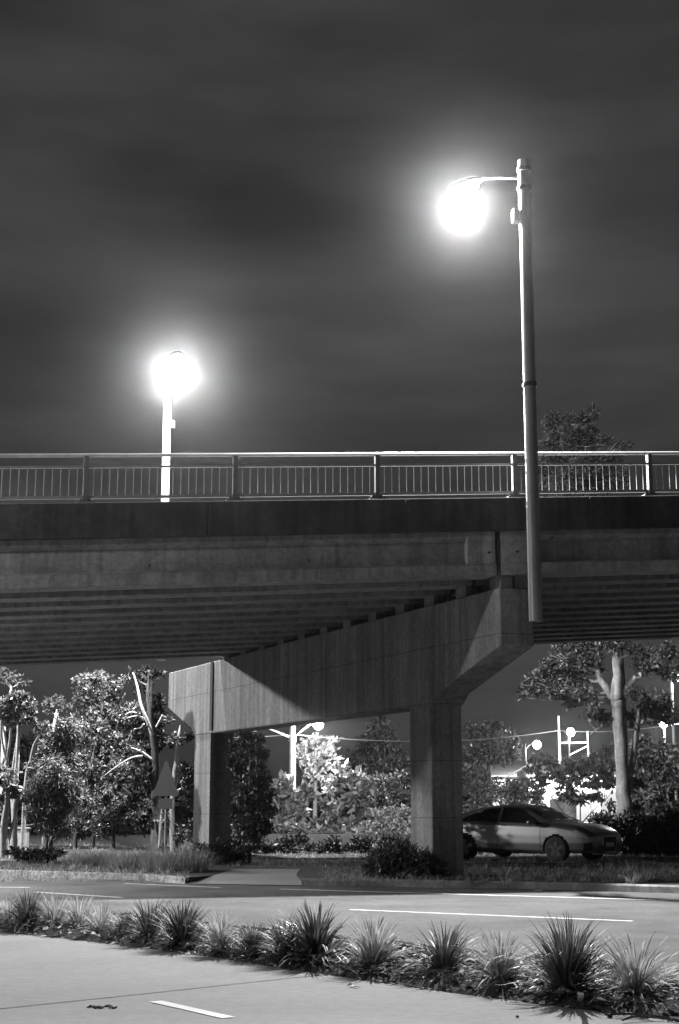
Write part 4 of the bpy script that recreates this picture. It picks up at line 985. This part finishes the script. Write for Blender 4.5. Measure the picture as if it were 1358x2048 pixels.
for sd in (-1, 1):
    patch('front_door_window', lambda f: (-.28, 1.04-.62*f-.12*f*f), TB, TR, sd, M['glass'])
    patch('rear_door_window', lambda f: (-1.30+.42*f, -.36), TB, TR, sd, M['glass'])
    patch('quarter_window', lambda f: (-1.62+.5*f, -1.36+.42*f), TB, TB+(TR-TB)*.8, sd, M['glass'], nx=8)
def wind(name, xa, xb, m):                       # panels across the car: glass bounded in x by the roof line
    b = MB(); vs = []; n = 14; k = 16
    for i in range(n+1):
        x = xa+(xb-xa)*i/n
        for j in range(-k, k+1):
            t = 1-(1-8.15/11)*abs(j)/k; p = S(x, t, 1 if j >= 0 else -1); vs.append(p+Vector((.004 if xb > 0 else -.004, 0, .008)))
    w = 2*k+1; b.add(vs, [(i*w+j, (i+1)*w+j, (i+1)*w+j+1, i*w+j+1) for i in range(n) for j in range(w-1)]); return b.build(name, m, car, smooth=True, local=True)
wind('windscreen', .30, 1.12, M['glass']); wind('rear_window', -1.75, -1.0, M['glass'])
for wx in (-1.33, 1.36):
    for sd in (-1, 1):
        Mx = Matrix.Translation((wx, sd*.80, .325)) @ Matrix.Rotation(R(90), 4, 'X')
        wh = MB().lathe([(.21, -.09), (.30, -.10), (.322, -.07), (.325, 0), (.322, .07), (.30, .10), (.21, .09)], Mx, 32).build('wheel', M['tyre'], car, smooth=True, local=True)
        b = MB(); rz_ = sd*.80+sd*.07
        for k in range(5):
            a = k*2*math.pi/5+.3
            p0 = Vector((wx, rz_, .325)); p1 = p0+Vector((math.cos(a)*.205, 0, math.sin(a)*.205)); q = Vector((-math.sin(a), 0, math.cos(a)))
            b.prism([p0+q*.045, p0-q*.045, p1-q*.03, p1+q*.03], Vector((0, sd*.025, 0)))
        b.lathe([(.20, -.02), (.215, -.02), (.215, .02), (.20, .02)], Matrix.Translation((wx, rz_, .325)) @ Matrix.Rotation(R(90), 4, 'X'), 28)
        b.build('rim', M['rim'], wh, local=True)
for sd in (-1, 1):                               # mirrors, handles, lights
    b = MB(); c = Vector((.74, sd*1.0, .985)); vs = []
    b.lathe([(.01, -.13), (.06, -.11), (.075, -.02), (.07, .07), (.045, .11), (.01, .12)], Matrix.Translation(c) @ Matrix.Rotation(R(90), 4, 'X') @ Matrix.Diagonal((1, .85, 1, 1)), 14)
    b.tube([(.76, sd*.86, .95), (.75, sd*.93, .965)], .025, 6); b.build('wing_mirror', M['carpaint'], car, smooth=True, local=True)
    for hx in (-.18, -1.02):
        q = S(hx, 5.1/11, sd); b = MB(); b.tube([q+Vector((-.09, sd*.01, 0)), q+Vector((-.06, sd*.03, 0)), q+Vector((.06, sd*.03, 0)), q+Vector((.09, sd*.01, 0))], .012, 6); b.build('door_handle', M['chrome'], car, smooth=True, local=True)
    for dx in (-1.18, -.32, .93):
        b = MB(); vs = []
        for j in range(13):
            t = (2.2+3.7*j/12)/11; p = S(dx-(.12 if dx < -1 else 0)*(j/12)**2, t, sd); vs += [p+Vector((-.005, sd*.003, 0)), p+Vector((.005, sd*.003, 0))]
        b.add(vs, [(2*i, 2*i+2, 2*i+3, 2*i+1) for i in range(12)]); b.build('door_seam', M['plastic'], car, local=True)
    patch('headlight', lambda f: (1.84+.03*f, 2.19-.04*f), 4.3/11, 5.75/11, sd, M['lens'], .008, 12, 6)
    patch('fog_intake', lambda f: (2.06+.04*f, 2.26), 1.75/11, 2.9/11, sd, M['plastic'], .008, 10, 5)
    patch('tail_light', lambda f: (-2.26, -2.02), 4.6/11, 5.9/11, sd, M['lens'], .006, 8, 5)
# front: grille frame, grille, number plate
b = MB(); xf = 2.315
b.prism([Vector((xf, y, z)) for y, z in ((-.24, .25), (.24, .25), (.33, .43), (.30, .62), (-.30, .62), (-.33, .43))], (.012, 0, 0)); b.build('grille', M['plastic'], car, local=True)
b = MB(); loop = [Vector((xf+.012, y, z)) for y, z in ((-.24, .25), (.24, .25), (.33, .43), (.30, .62), (-.30, .62), (-.33, .43), (-.24, .25))]
b.tube(loop, .013, 6); b.build('grille_frame', M['chrome'], car, local=True)
b = MB(); b.box((xf+.014, -.19, .39), (xf+.026, .19, .49)); b.build('number_plate', M['white'], car, local=True)
b = MB(); b.box((2.2, -.62, .20), (2.33, .62, .235)); b.build('front_lip', M['carpaint'], car, local=True, bevel=.01)

# ------------------------------------------------------------------ thin volume added to give the lamps their glow
b = MB(); b.box((-170, -14, ZR-1.2), (170, 190, 32)); hz = b.build('glow_haze', mat('glow_haze_carrier', .5)); hz['kind'] = 'stuff'
hm = bpy.data.materials.new('glow_haze'); hm.use_nodes = True; hn = hm.node_tree.nodes; hn.clear()
pv = hn.new('ShaderNodeVolumePrincipled'); pv.inputs['Color'].default_value = (.9, .9, .9, 1); pv.inputs['Density'].default_value = GLOW_HAZE; pv.inputs['Anisotropy'].default_value = .97
ho = hn.new('ShaderNodeOutputMaterial'); hm.node_tree.links.new(pv.outputs[0], ho.inputs['Volume'])
hz.data.materials.clear(); hz.data.materials.append(hm); hz.display_type = 'WIRE'

print('POLYS', sum(len(o.data.polygons) for o in scene.objects if o.type == 'MESH'))
